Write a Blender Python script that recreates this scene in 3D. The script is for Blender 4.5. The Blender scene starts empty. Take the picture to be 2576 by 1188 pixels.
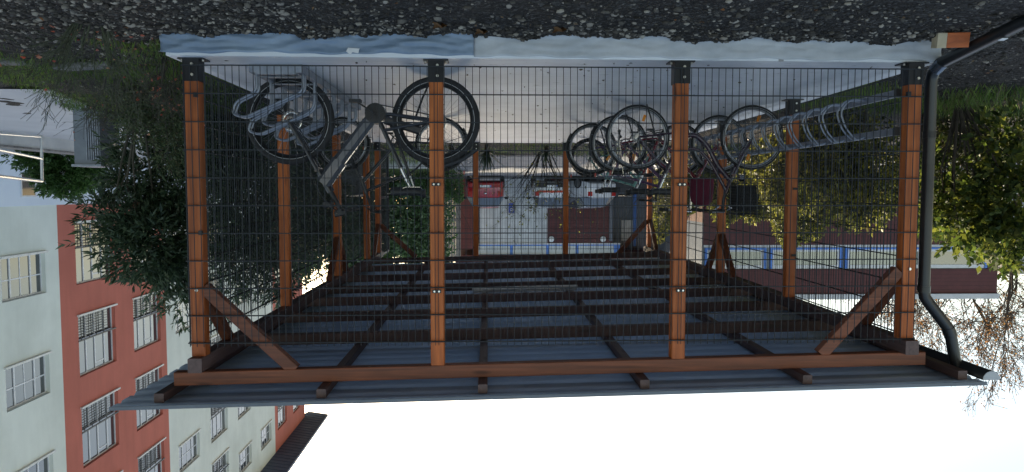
import bpy, math, random
import numpy as np
from mathutils import Vector, Matrix
R = math.radians
random.seed(7); rng = np.random.default_rng(11)
S = bpy.context.scene
COL = S.collection

# ------------------------------------------------------------------ where a direction of view meets a plane of given depth
H0 = .9346
def px(x, y, Y):
    f, yaw, pit = 1858.1, .0324, .0634
    fw = Vector((-math.sin(yaw)*math.cos(pit), math.cos(yaw)*math.cos(pit), math.sin(pit))); rt = Vector((math.cos(yaw), math.sin(yaw), 0)); up = rt.cross(fw)
    d = fw + rt*((1288-x)/f) + up*((y-594)/f)
    return (d.x*Y/d.y, Y, H0 + d.z*Y/d.y)
# ------------------------------------------------------------------ mesh helpers
class MB:
    """collects shapes, links them as one mesh object"""
    def __init__(self): self.v = []; self.f = []; self.n = 0
    def add(self, vs, fs):
        b = self.n
        self.v.extend([tuple(p) for p in vs]); self.f.extend([tuple(i + b for i in q) for q in fs]); self.n += len(vs)
        return self
    def box(self, x0, x1, y0, y1, z0, z1):
        x0, x1 = min(x0, x1), max(x0, x1); y0, y1 = min(y0, y1), max(y0, y1); z0, z1 = min(z0, z1), max(z0, z1)
        return self.add([(x0,y0,z0),(x1,y0,z0),(x1,y1,z0),(x0,y1,z0),(x0,y0,z1),(x1,y0,z1),(x1,y1,z1),(x0,y1,z1)],
                        [(0,3,2,1),(4,5,6,7),(0,1,5,4),(1,2,6,5),(2,3,7,6),(3,0,4,7)])
    def beam(self, a, b, w, h, up=(0,0,1), cham=0.0):
        """box from a to b, w wide (sideways), h tall (along up)"""
        a = Vector(a); b = Vector(b); d = (b - a).normalized(); up = Vector(up)
        s = d.cross(up)
        if s.length < 1e-4: s = d.cross(Vector((0,1,0)))
        s.normalize(); u = s.cross(d).normalized()
        if cham > 0:
            c = cham; W = w/2; H = h/2
            prof = [(-W+c,-H),(W-c,-H),(W,-H+c),(W,H-c),(W-c,H),(-W+c,H),(-W,H-c),(-W,-H+c)]
        else: prof = [(-w/2,-h/2),(w/2,-h/2),(w/2,h/2),(-w/2,h/2)]
        n = len(prof)
        vs = [a + s*p + u*q for p, q in prof] + [b + s*p + u*q for p, q in prof]
        fs = [(i, (i+1) % n, n+(i+1) % n, n+i) for i in range(n)] + [tuple(range(n-1,-1,-1)), tuple(range(n, 2*n))]
        return self.add(vs, fs)
    def tube(self, pts, r, seg=8, closed=False, cap=True):
        pts = [Vector(p) for p in pts]; n = len(pts)
        rs = r if isinstance(r, (list, tuple)) else [r]*n
        prev = None; vs = []
        for i, p in enumerate(pts):
            if closed: t = (pts[(i+1) % n] - pts[i-1]).normalized()
            else: t = (pts[min(i+1,n-1)] - pts[max(i-1,0)]).normalized()
            if prev is None:
                a = Vector((0,0,1)) if abs(t.z) < .9 else Vector((0,1,0))
                u = t.cross(a).normalized()
            else:
                u = prev - t*prev.dot(t)
                if u.length < 1e-5: u = t.cross(Vector((0,.3,1)))
                u.normalize()
            prev = u; w = t.cross(u)
            for k in range(seg):
                th = 2*math.pi*k/seg
                vs.append(p + (u*math.cos(th) + w*math.sin(th))*rs[i])
        fs = []
        m = n if closed else n-1
        for i in range(m):
            j = (i+1) % n
            for k in range(seg):
                l = (k+1) % seg
                fs.append((i*seg+k, i*seg+l, j*seg+l, j*seg+k))
        if cap and not closed:
            fs.append(tuple(range(seg-1,-1,-1))); fs.append(tuple((n-1)*seg+k for k in range(seg)))
        return self.add(vs, fs)
    def ring(self, c, r, tr, axis='y', seg=40, tseg=8, flat=1.0):
        """torus; flat scales the tube sideways"""
        vs = []; fs = []
        for i in range(seg):
            a = 2*math.pi*i/seg
            for k in range(tseg):
                b = 2*math.pi*k/tseg
                rr = r + tr*math.cos(b); h = tr*flat*math.sin(b)
                if axis == 'y': p = (c[0]+rr*math.cos(a), c[1]+h, c[2]+rr*math.sin(a))
                elif axis == 'x': p = (c[0]+h, c[1]+rr*math.cos(a), c[2]+rr*math.sin(a))
                else: p = (c[0]+rr*math.cos(a), c[1]+rr*math.sin(a), c[2]+h)
                vs.append(p)
        for i in range(seg):
            j = (i+1) % seg
            for k in range(tseg):
                l = (k+1) % tseg
                fs.append((i*tseg+k, j*tseg+k, j*tseg+l, i*tseg+l))
        return self.add(vs, fs)
    def disc(self, c, r, w, axis='y', seg=24):
        d = {'x':(w/2,0,0),'y':(0,w/2,0),'z':(0,0,w/2)}[axis]
        c = Vector(c); d = Vector(d)
        return self.tube([c-d, c+d], r, seg)
    def ball(self, c, rx, ry, rz, seg=10, rings=6):
        vs = [(c[0],c[1],c[2]-rz)]; fs = []
        for i in range(1, rings):
            a = math.pi*i/rings
            for k in range(seg):
                b = 2*math.pi*k/seg
                vs.append((c[0]+rx*math.sin(a)*math.cos(b), c[1]+ry*math.sin(a)*math.sin(b), c[2]-rz*math.cos(a)))
        vs.append((c[0],c[1],c[2]+rz)); t = len(vs)-1
        for k in range(seg):
            l = (k+1) % seg
            fs.append((0, 1+l, 1+k)); fs.append((t, 1+(rings-2)*seg+k, 1+(rings-2)*seg+l))
            for i in range(rings-2):
                a = 1+i*seg
                fs.append((a+k, a+l, a+seg+l, a+seg+k))
        return self.add(vs, fs)
    def poly(self, pts, thick, axis='y', at=0.0):
        """extruded polygon of 2D pts; axis y: (x,z) pts, axis x: (y,z), axis z: (x,y)"""
        n = len(pts)
        def P(p, d):
            if axis == 'y': return (p[0], at+d, p[1])
            if axis == 'x': return (at+d, p[0], p[1])
            return (p[0], p[1], at+d)
        vs = [P(p,0) for p in pts] + [P(p,thick) for p in pts]
        fs = [tuple(range(n)), tuple(range(2*n-1,n-1,-1))] + [(i, n+i, n+(i+1)%n, (i+1)%n) for i in range(n)]
        return self.add(vs, fs)
    def build(self, name, mat, parent=None, smooth=False, local=False):
        me = bpy.data.meshes.new(name)
        off = Vector((0,0,0)) if (parent is None or local) else parent_loc(parent)
        me.from_pydata([(p[0]-off.x, p[1]-off.y, p[2]-off.z) for p in self.v], [], self.f)
        me.update()
        return link(name, me, mat, parent, smooth)
def parent_loc(o):
    l = Vector(o.location)
    while o.parent: o = o.parent; l += Vector(o.location)
    return l
def fix_normals(me):
    import bmesh
    b = bmesh.new(); b.from_mesh(me); bmesh.ops.recalc_face_normals(b, faces=b.faces); b.to_mesh(me); b.free()
def link(name, me, mat, parent=None, smooth=False, fix=True):
    if fix: fix_normals(me)
    if mat: me.materials.append(mat)
    if smooth:
        me.polygons.foreach_set('use_smooth', [True]*len(me.polygons))
        try: me.set_sharp_from_angle(angle=R(40))
        except Exception: pass
    o = bpy.data.objects.new(name, me); COL.objects.link(o)
    if parent: o.parent = parent
    return o
def fastmesh(name, verts, faces, mat, parent=None, k=4):
    verts = np.asarray(verts, np.float32); faces = np.asarray(faces, np.int32)
    if parent is not None: verts = verts - np.array(parent_loc(parent), np.float32)
    me = bpy.data.meshes.new(name)
    me.vertices.add(len(verts)); me.vertices.foreach_set('co', verts.ravel())
    me.loops.add(faces.size); me.loops.foreach_set('vertex_index', faces.ravel())
    me.polygons.add(len(faces)); me.polygons.foreach_set('loop_start', np.arange(len(faces), dtype=np.int32)*k)
    me.update(calc_edges=True); me.validate()
    return link(name, me, mat, parent, False, False)
def tag(o, label=None, cat=None, group=None, kind=None):
    if label: o['label'] = label
    if cat: o['category'] = cat
    if group: o['group'] = group
    if kind: o['kind'] = kind
    return o
def empty(name, loc, label, cat, group=None, rz=0):
    o = bpy.data.objects.new(name, None); COL.objects.link(o); o.location = loc; o.rotation_euler = (0,0,rz)
    o.empty_display_size = .2
    return tag(o, label, cat, group)
def copy_tree(o, parent=None):
    c = o.copy(); COL.objects.link(c); c.parent = parent
    for ch in [x for x in S.objects if x.parent is o]: copy_tree(ch, c)
    return c

# ------------------------------------------------------------------ materials
def nt(name):
    m = bpy.data.materials.new(name); m.use_nodes = True
    n = m.node_tree; b = n.nodes['Principled BSDF']
    return m, n, b
def ramp(n, cols, stops=None):
    r = n.nodes.new('ShaderNodeValToRGB'); e = r.color_ramp.elements
    stops = stops or [i/(len(cols)-1) for i in range(len(cols))]
    while len(e) < len(cols): e.new(.5)
    for i, (c, s) in enumerate(zip(cols, stops)): e[i].position = s; e[i].color = (*c, 1)
    return r
def coords(n, scale, kind='Object'):
    t = n.nodes.new('ShaderNodeTexCoord'); m = n.nodes.new('ShaderNodeMapping')
    m.inputs['Scale'].default_value = scale if isinstance(scale, tuple) else (scale,)*3
    n.links.new(t.outputs[kind], m.inputs['Vector']); return m.outputs['Vector']
def noise(n, vec, sc=1, det=5, rough=.6, dist=0):
    x = n.nodes.new('ShaderNodeTexNoise'); x.inputs['Scale'].default_value = sc; x.inputs['Detail'].default_value = det
    x.inputs['Roughness'].default_value = rough; x.inputs['Distortion'].default_value = dist
    n.links.new(vec, x.inputs['Vector']); return x
def bump(n, b, h, strength=.3, dist=.01):
    k = n.nodes.new('ShaderNodeBump'); k.inputs['Strength'].default_value = strength; k.inputs['Distance'].default_value = dist
    n.links.new(h, k.inputs['Height']); n.links.new(k.outputs['Normal'], b.inputs['Normal'])
def mat(name, c1, c2=None, scale=6, rough=.6, metal=0, bmp=0, bscale=40, coat=0, stops=(.35,.65), spec=.5):
    m, n, b = nt(name); c2 = c2 or tuple(x*.8 for x in c1)
    v = coords(n, 1)
    x = noise(n, v, scale); r = ramp(n, [c1, c2], stops)
    n.links.new(x.outputs['Fac'], r.inputs['Fac']); n.links.new(r.outputs['Color'], b.inputs['Base Color'])
    b.inputs['Roughness'].default_value = rough; b.inputs['Metallic'].default_value = metal
    b.inputs['Coat Weight'].default_value = coat; b.inputs['Specular IOR Level'].default_value = spec
    if bmp: bump(n, b, noise(n, v, bscale, 6).outputs['Fac'], bmp, .01)
    return m
def wood(name, axis, c1, c2, c3):
    m, n, b = nt(name)
    sc = {'x':(1.2,26,26),'y':(26,1.2,26),'z':(26,26,1.2)}[axis]
    v = coords(n, sc)
    x = noise(n, v, 1.0, 6, .6, .8); r = ramp(n, [c3, c2, c1], (.3,.5,.68))
    n.links.new(x.outputs['Fac'], r.inputs['Fac'])
    v2 = coords(n, {'x':(.8,3,3),'y':(3,.8,3),'z':(3,3,.8)}[axis])
    y = noise(n, v2, 1.6, 3); r2 = ramp(n, [(.68,.66,.66),(1.1,1.06,1.0)], (.3,.7))
    n.links.new(y.outputs['Fac'], r2.inputs['Fac'])
    vk = coords(n, {'x':(1.6,7,7),'y':(7,1.6,7),'z':(7,7,1.6)}[axis])
    vo = n.nodes.new('ShaderNodeTexVoronoi'); vo.inputs['Scale'].default_value = 1.0; n.links.new(vk, vo.inputs['Vector'])
    rk = ramp(n, [(.25,.2,.2),(1,1,1)], (.06,.14)); n.links.new(vo.outputs['Distance'], rk.inputs['Fac'])
    mx = n.nodes.new('ShaderNodeMix'); mx.data_type = 'RGBA'; mx.blend_type = 'MULTIPLY'; mx.inputs[0].default_value = 1
    n.links.new(r.outputs['Color'], mx.inputs[6]); n.links.new(r2.outputs['Color'], mx.inputs[7])
    my = n.nodes.new('ShaderNodeMix'); my.data_type = 'RGBA'; my.blend_type = 'MULTIPLY'; my.inputs[0].default_value = .75
    n.links.new(mx.outputs[2], my.inputs[6]); n.links.new(rk.outputs['Color'], my.inputs[7])
    oi = n.nodes.new('ShaderNodeObjectInfo'); ro = ramp(n, [(.74,.70,.68),(1.02,1.0,.98),(1.12,1.12,1.1)], (0,.55,1)); n.links.new(oi.outputs['Random'], ro.inputs['Fac'])
    mz = n.nodes.new('ShaderNodeMix'); mz.data_type = 'RGBA'; mz.blend_type = 'MULTIPLY'; mz.inputs[0].default_value = 1
    n.links.new(my.outputs[2], mz.inputs[6]); n.links.new(ro.outputs['Color'], mz.inputs[7])
    n.links.new(mz.outputs[2], b.inputs['Base Color'])
    b.inputs['Roughness'].default_value = .55
    bump(n, b, x.outputs['Fac'], .35, .004)
    return m
def leafmat(name, cols, trans=.35, rough=.45):
    m, n, b = nt(name)
    g = n.nodes.new('ShaderNodeNewGeometry'); r = ramp(n, cols)
    n.links.new(g.outputs['Random Per Island'], r.inputs['Fac'])
    n.links.new(r.outputs['Color'], b.inputs['Base Color']); b.inputs['Roughness'].default_value = rough
    t = n.nodes.new('ShaderNodeBsdfTranslucent'); mx = n.nodes.new('ShaderNodeMixShader'); mx.inputs[0].default_value = trans
    hs = n.nodes.new('ShaderNodeHueSaturation'); hs.inputs['Value'].default_value = 1.6
    n.links.new(r.outputs['Color'], hs.inputs['Color']); n.links.new(hs.outputs['Color'], t.inputs['Color'])
    o = n.nodes['Material Output']
    n.links.new(b.outputs[0], mx.inputs[1]); n.links.new(t.outputs[0], mx.inputs[2]); n.links.new(mx.outputs[0], o.inputs['Surface'])
    return m
def glassmat(name, c, rough=.03, metal=.0, spec=1.0):
    m, n, b = nt(name); b.inputs['Base Color'].default_value = (*c,1); b.inputs['Roughness'].default_value = rough
    b.inputs['Metallic'].default_value = metal; b.inputs['Specular IOR Level'].default_value = spec; b.inputs['IOR'].default_value = 1.7
    v = coords(n, .5); bump(n, b, noise(n, v, 1.2, 1).outputs['Fac'], .05, .05)
    return m

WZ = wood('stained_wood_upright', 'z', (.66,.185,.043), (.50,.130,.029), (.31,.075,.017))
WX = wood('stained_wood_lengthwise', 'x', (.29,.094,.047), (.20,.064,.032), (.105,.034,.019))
DX = wood('shaded_wood_lengthwise', 'x', (.14,.092,.094), (.11,.072,.075), (.07,.048,.05))  # shade under the roof and bluish haze put into the timber colour
DY = wood('shaded_wood_crosswise', 'y', (.14,.092,.094), (.11,.072,.075), (.07,.048,.05))  # crosswise copy with the same painted shade
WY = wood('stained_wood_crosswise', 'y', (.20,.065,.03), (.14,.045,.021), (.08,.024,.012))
BLK = mat('black_steel', (.012,.014,.018), (.02,.022,.026), 9, .42, .3)
BOLT = mat('zinc_bolt', (.75,.75,.72), (.6,.6,.58), 20, .3, .9)
WIRE = mat('coated_wire', (.04,.045,.05), (.03,.035,.04), 3, .75, .0, spec=.25)
GALV = mat('galvanised_steel', (.30,.33,.38), (.21,.235,.28), 14, .45, .6, .05, 60)
SHEET = mat('hazed_roof_sheet', (.43,.58,.78), (.37,.51,.69), 2, .55, .0)  # pale blue: flare haze over the underside is put into the colour
GUT = mat('anthracite_gutter', (.014,.017,.02), (.02,.024,.027), 3, .38, .2, coat=.15)
CONC = mat('smooth_concrete', (.60,.60,.58), (.46,.47,.47), 2.2, .42, 0, .12, 60)
RUB = mat('tyre_rubber', (.012,.012,.013), (.02,.02,.021), 20, .75)
RIM = mat('alloy_rim', (.45,.45,.46), (.36,.36,.37), 12, .32, .8)
RIMB = mat('black_rim', (.03,.03,.033), (.02,.02,.02), 12, .35, .5)
SPK = mat('spoke_steel', (.45,.46,.48), (.35,.36,.38), 12, .3, .9)
CHR = mat('polished_metal', (.7,.7,.7), (.55,.55,.56), 12, .2, 1)
PLB = mat('black_plastic', (.015,.016,.018), (.025,.026,.028), 10, .5)
AMB = mat('amber_reflector', (.85,.28,.01), (.7,.2,.01), 30, .3)
REFL = mat('reflective_tyre_line', (.6,.6,.58), (.5,.5,.5), 20, .4, .3)
def paint(name, c, rough=.3, metal=.0): return mat(name, c, tuple(x*.85 for x in c), 3, rough, metal, coat=.6)

# floor concrete with faint trowel streaks along x and small stains
def slabmat():
    m, n, b = nt('floor_concrete')
    v = coords(n, (1.2,14,1)); x = noise(n, v, 1.5, 6, .65)
    r = ramp(n, [(.66,.70,.75),(.74,.78,.83),(.79,.83,.87)], (.3,.5,.72)); n.links.new(x.outputs['Fac'], r.inputs['Fac'])
    v2 = coords(n, (6,14,1)); y = noise(n, v2, 1.3, 3, .6); r2 = ramp(n, [(.25,.23,.21),(1,1,1)], (.30,.345)); n.links.new(y.outputs['Fac'], r2.inputs['Fac'])
    z = noise(n, coords(n,.9), 1, 4); r3 = ramp(n, [(.82,.82,.82),(1,1,1)], (.36,.58)); n.links.new(z.outputs['Fac'], r3.inputs['Fac'])
    def mul(a, c, f):
        k = n.nodes.new('ShaderNodeMix'); k.data_type='RGBA'; k.blend_type='MULTIPLY'; k.inputs[0].default_value=f
        n.links.new(a, k.inputs[6]); n.links.new(c, k.inputs[7]); return k.outputs[2]
    c = mul(mul(r.outputs['Color'], r2.outputs['Color'], .8), r3.outputs['Color'], 1)
    n.links.new(c, b.inputs['Base Color']); b.inputs['Roughness'].default_value = .38
    bump(n, b, noise(n, coords(n,(3,30,1)), 4, 5).outputs['Fac'], .12, .01)
    return m
FLOOR = slabmat()
def soilmat():
    m, n, b = nt('gravelly_soil')
    v = coords(n, 1)
    a = noise(n, v, 9, 8, .7); r = ramp(n, [(.008,.006,.0045),(.020,.0155,.012),(.040,.032,.025)], (.34,.52,.72)); n.links.new(a.outputs['Fac'], r.inputs['Fac'])
    vo = n.nodes.new('ShaderNodeTexVoronoi'); vo.inputs['Scale'].default_value = 55; n.links.new(v, vo.inputs['Vector'])
    c = n.nodes.new('ShaderNodeSeparateColor'); n.links.new(vo.outputs['Color'], c.inputs['Color'])
    r2 = ramp(n, [(0,0,0),(1,1,1)], (.72,.8)); n.links.new(c.outputs['Red'], r2.inputs['Fac'])
    r3 = ramp(n, [(.03,.028,.025),(.11,.105,.095)]); n.links.new(c.outputs['Green'], r3.inputs['Fac'])
    mx = n.nodes.new('ShaderNodeMix'); mx.data_type='RGBA'; n.links.new(r2.outputs['Color'], mx.inputs[0])
    n.links.new(r.outputs['Color'], mx.inputs[6]); n.links.new(r3.outputs['Color'], mx.inputs[7])
    n.links.new(mx.outputs[2], b.inputs['Base Color']); b.inputs['Roughness'].default_value = .9
    ad = n.nodes.new('ShaderNodeMath'); ad.operation='SUBTRACT'; n.links.new(a.outputs['Fac'], ad.inputs[0]); n.links.new(vo.outputs['Distance'], ad.inputs[1])
    bump(n, b, ad.outputs[0], .9, .03)
    return m
SOIL = soilmat()
ASPH = mat('pale_asphalt', (.20,.20,.20), (.14,.145,.15), 1.5, .85, 0, .3, 70)
YARD = mat('pale_yard_paving', (.50,.51,.52), (.42,.43,.44), .8, .85, 0, .2, 60)

# ------------------------------------------------------------------ ground
def sstep(a, b, x):
    t = min(1, max(0, (x-a)/(b-a))); return t*t*(3-2*t)
def gz(x, y):
    base = -.15 + .15*sstep(6,14.2,y) + .32*sstep(14.5,34,y)
    k = 1 - sstep(3.2, 9, x)
    z = -.15 + (base+.15)*k
    z += .10*sstep(-4.2,-8,x)*sstep(5,9,y)
    return z
def zbump(x, y):
    return .018*math.sin(3.1*x+1.3*y)*math.sin(2.3*y-1.7*x) + .012*math.sin(9.1*x-4.2*y+.6) + .008*math.sin(17*x+13*y)
def sheet(name, xs, ys, zf, m):
    nx, ny = len(xs), len(ys)
    v = [(x,y,zf(x,y)) for y in ys for x in xs]
    f = [(j*nx+i, j*nx+i+1, (j+1)*nx+i+1, (j+1)*nx+i) for j in range(ny-1) for i in range(nx-1)]
    o = fastmesh(name, v, f, m); o['kind'] = 'structure'
    o.data.polygons.foreach_set('use_smooth', [True]*len(o.data.polygons)); return o
def lin(a, b, n): return [a+(b-a)*i/(n-1) for i in range(n)]
def inside(x, y): return -3.36 < x < 2.28 and 5.42 < y < 14.4
def gzz(x, y):
    z = gz(x,y)
    if inside(x,y): return -.2
    return z + zbump(x,y)*(1 - sstep(10,16,abs(y)))
xs = lin(-400,-12,14)[:-1] + lin(-12,-6,25)[:-1] + lin(-6,6,161)[:-1] + lin(6,14,33)[:-1] + lin(14,400,14)
ys = lin(-60,2,12)[:-1] + lin(2,9,100)[:-1] + lin(9,20,60)[:-1] + lin(20,60,30)[:-1] + lin(60,900,12)
sheet('ground', xs, ys, gzz, SOIL)
sheet('driveway', lin(-30,3.2,40), lin(19.2,60,50), lambda x,y: gz(x,y)+.02, ASPH)
sheet('bounce_paving', lin(-80,60,30), lin(-90,1.0,40), lambda x,y: gz(x,y)+.035, mat('pale_bounce_concrete',(.50,.48,.45),(.40,.385,.36),.7,.85,0,.2,50))  # unseen paving behind the camera, added to bounce sunlight forward
# pale paved yard beside the big building (its near edge runs slantwise)
v = []; f = []
N = 30
for i in range(N+1):
    t = i/N; y = 8.0+34*t; x0 = max(4.7, 4.6+.19*(y-8)*1.0) + .12*math.sin(y*2.1)
    for k in range(9): x = x0+(15.35-x0)*k/8; v.append((x, y, gz(x,y)+.022))
for i in range(N):
    for k in range(8): f.append((i*9+k, i*9+k+1, (i+1)*9+k+1, (i+1)*9+k))
o = fastmesh('yard', v, f, YARD); o['kind'] = 'structure'

# loose stones: one body of gravel
def stones(name, n, area, size, m, bias=None):
    phi = (1+5**.5)/2
    ico = np.array([(-1,phi,0),(1,phi,0),(-1,-phi,0),(1,-phi,0),(0,-1,phi),(0,1,phi),(0,-1,-phi),(0,1,-phi),(phi,0,-1),(phi,0,1),(-phi,0,-1),(-phi,0,1)])/1.9
    tri = np.array([(0,11,5),(0,5,1),(0,1,7),(0,7,10),(0,10,11),(1,5,9),(5,11,4),(11,10,2),(10,7,6),(7,1,8),(3,9,4),(3,4,2),(3,2,6),(3,6,8),(3,8,9),(4,9,5),(2,4,11),(6,2,10),(8,6,7),(9,8,1)])
    V = []; F = []; c = 0; tries = 0
    while c < n and tries < n*30:
        tries += 1
        x = rng.uniform(area[0],area[1]); y = rng.uniform(area[2],area[3])
        if bias and rng.random() > bias(x,y): continue
        if inside(x,y): continue
        s = size*float(rng.lognormal(-.2,.6)); s = min(s, size*2.5)
        p = ico*(1+rng.uniform(-.28,.28,(12,1)))*np.array([s*rng.uniform(.8,1.5), s*rng.uniform(.7,1.2), s*rng.uniform(.4,.8)])
        a = rng.uniform(0,6.3); ca, sa = math.cos(a), math.sin(a); b = rng.uniform(-.5,.5); cb, sb = math.cos(b), math.sin(b)
        p = p @ np.array([[ca,sa,0],[-sa,ca,0],[0,0,1]]) @ np.array([[1,0,0],[0,cb,sb],[0,-sb,cb]])
        V.append(p + np.array([x,y,gzz(x,y)+s*.18])); F.append(tri + 12*c); c += 1
    return fastmesh(name, np.concatenate(V), np.concatenate(F), m, None, 3)
STONE = leafmat('limestone_gravel', [(.016,.013,.010),(.03,.025,.020),(.05,.043,.034),(.10,.088,.070),(.38,.34,.28),(.025,.021,.017),(.04,.034,.027)], .0, .85)
def bias(x, y):
    # denser in a belt along the slab edge, thinner towards the camera
    d = 1 - min(1, abs(y-5.22)/.30); e = .10 + .60*max(0,d)
    e *= .55+.45*math.sin(1.9*x+2.2*y+1)*math.sin(2.6*x-1.2*y)
    if x > 1.2: e = max(e, .30*(1 if y < 5.3 else .4))
    if x < -3.3: e *= .5
    return e
tag(stones('gravel', 8500, (-4.8,3.6,4.2,6.4), .0098, STONE, bias), kind='stuff')
tag(stones('pebbles', 5200, (-5.5,4.4,4.2,8.2), .008, STONE, lambda x,y: .7), kind='stuff')

# ------------------------------------------------------------------ floor slab, membrane
def zs(y): return .04*(y-5.4)/8.9
SL = [(2.255,5.32),(-3.33,5.43),(-3.46,14.40),(2.26,14.40)]
mb = MB()
mb.add([(x,y,zs(y)) for x,y in SL] + [(x,y,-.35) for x,y in SL],
       [(0,1,2,3),(7,6,5,4),(0,4,5,1),(1,5,6,2),(2,6,7,3),(3,7,4,0)])
fl = mb.build('floor', FLOOR); fl['kind'] = 'structure'
MEMB = mat('blue_grey_membrane', (.15,.22,.31), (.23,.31,.40), 3.5, .42, 0, .25, 14)
STRIP = mat('pale_coated_strip', (.40,.43,.46), (.50,.52,.54), 5, .6, 0, .3, 25)
def skirt(name, x0, x1, off, m, wr, label, cat, ztop):
    nx = int(abs(x1-x0)/.02); nz = 12; v = []
    for k in range(nz+1):
        for i in range(nx+1):
            x = x0+(x1-x0)*i/nx; t = k/nz
            y = 5.32+.11*(2.255-x)/5.585
            zt = ztop + .006*math.sin(7*x)+.004*math.sin(23*x+1)
            z = -.22 + (zt+.22)*t
            w = wr*(abs(math.sin(9*x+70*z+2*math.sin(5*x)))**9*.020*(.3+abs(math.sin(2.3*x))) + abs(math.sin(4*x-33*z+math.sin(9*x)))**14*.022 + .004*math.sin(5*x+20*z)*math.sin(3.3*x) + .012*abs(math.sin(4.3*x-26*z))**9*max(0,math.sin(1.7*x)))
            v.append((x, y-off-.006-w*(1-.6*t)-.02*(1-t)**3, z))
    f = [(k*(nx+1)+i, k*(nx+1)+i+1, (k+1)*(nx+1)+i+1, (k+1)*(nx+1)+i) for k in range(nz) for i in range(nx)]
    # turn the end round the corner / give it thickness
    o = fastmesh(name, v, f, m); tag(o, label, cat)
    o.data.polygons.foreach_set('use_smooth', [True]*len(o.data.polygons))
    md = o.modifiers.new('thickness', 'SOLIDIFY'); md.thickness = .004; md.offset = 1
    return o
skirt('plastic_membrane', 2.285, .10, .004, MEMB, 1.0, 'creased blue-grey plastic membrane over the slab edge below the mountain bike', 'plastic sheet', -.022)
skirt('coated_strip', .098, -3.345, .0, STRIP, .45, 'pale grey rough strip covering the slab edge between the membrane and the downpipe', 'edge strip', -.012)
mb = MB(); mb.poly([(.905,-.055),(.985,-.06),(1.0,-.035),(.97,-.012),(.955,-.03),(.915,-.022)], .004, 'y', 5.318)
tag(mb.build('paper_scrap', mat('white_paper',(.75,.76,.78),None,9,.8)), 'torn white paper scrap stuck on the blue-grey membrane', 'paper')

# ------------------------------------------------------------------ bike shelter
XR, XL, YF, YB = 2.1676, -3.2021, 5.405, 14.36
XMR, XML = XR-.05, XL+.05
P = .10
shed = empty('bike_shelter', (-.5, 5.4, 0), 'open timber bicycle shelter with wire mesh walls and dark corrugated metal roof', 'bike shelter')
def roofz(x): return 2.059 + (2.157-2.059)*(x-XL)/(XR-XL)      # underside of the side beams
def part(mbx, name, m, parent=shed, label=None, smooth=False):
    o = mbx.build(name, m, parent, smooth)
    if label: o['label'] = label
    return o
def post(xc, yc, ztop, bz):
    mb = MB(); mb.beam((xc,yc,bz+.02),(xc,yc,ztop),P,P,(0,1,0),.006)
    p = part(mb, 'post', WZ)
    b = MB(); h = .165; e = .005
    b.box(xc-P/2-e-.002, xc+P/2+e+.002, yc-P/2-e-.002, yc-P/2-.002, bz, bz+h)
    b.box(xc-P/2-e-.002, xc+P/2+e+.002, yc+P/2+.002, yc+P/2+e+.002, bz, bz+h)
    b.box(xc-P/2-e-.002, xc-P/2-.002, yc-P/2-.002, yc+P/2+.002, bz, bz+h)
    b.box(xc+P/2+.002, xc+P/2+e+.002, yc-P/2-.002, yc+P/2+.002, bz, bz+h)
    b.box(xc-P/2-.04, xc+P/2+.04, yc-P/2-.012, yc+P/2+.03, bz+.0005, bz+.010)
    br = b.build('post_bracket', BLK, p)
    for zz in (.045,.12):
        q = MB(); q.disc((xc-.012, yc-P/2-.012, bz+zz), .010, .014, 'y', 8); q.build('bolt', BOLT, p)
    for s in (-1,1):
        q = MB(); q.disc((xc+s*(P/2+.025), yc-.02, bz+.015), .009, .014, 'z', 8); q.build('bolt', BOLT, p)
    return p
RY = [5.455, 7.61, 9.90, 12.1, 14.31]      # posts along the wall on the photo's right
LY = [5.455, 7.77, 10.46, 12.98, 14.31]    # posts along the wall on the photo's left
FX = [.375, -1.418]                        # middle posts of the front
for y in RY: post(XML, y, roofz(XML), zs(y))
for y in LY: post(XMR, y, roofz(XMR), zs(y))
for x in FX: post(x, YF+.05, 2.165+.11*(x+3.06)/5.32, zs(YF))
BX = [.235, -1.505]
for x in BX: post(x, 14.31, roofz(x)+.105, zs(14.3))
# side beams
for x in (XMR, XML):
    mb = MB(); z = roofz(x)+.053
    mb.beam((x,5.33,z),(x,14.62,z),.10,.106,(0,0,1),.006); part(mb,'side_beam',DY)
def rz0(x): return 2.165 + .11*(x+3.06)/5.32                 # underside of the cross beams
RAF = [5.445, 6.81, 7.99, 9.09, 10.18, 11.45, 12.9, 14.31]
for i, y in enumerate(RAF):
    mb = MB(); mb.beam((-3.30,y,rz0(-3.30)+.05),(2.30,y,rz0(2.30)+.05),.08,.10,(0,0,1),.005)
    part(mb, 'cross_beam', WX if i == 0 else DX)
PUR = [2.33,1.19,.04,-1.13,-2.32,-3.47]
for x in PUR:
    mb = MB(); z = rz0(x)+.10+.036
    mb.beam((x,5.22,z),(x,14.66,z),.068,.066,(0,0,1),.004); part(mb,'purlin',DY)
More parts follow.
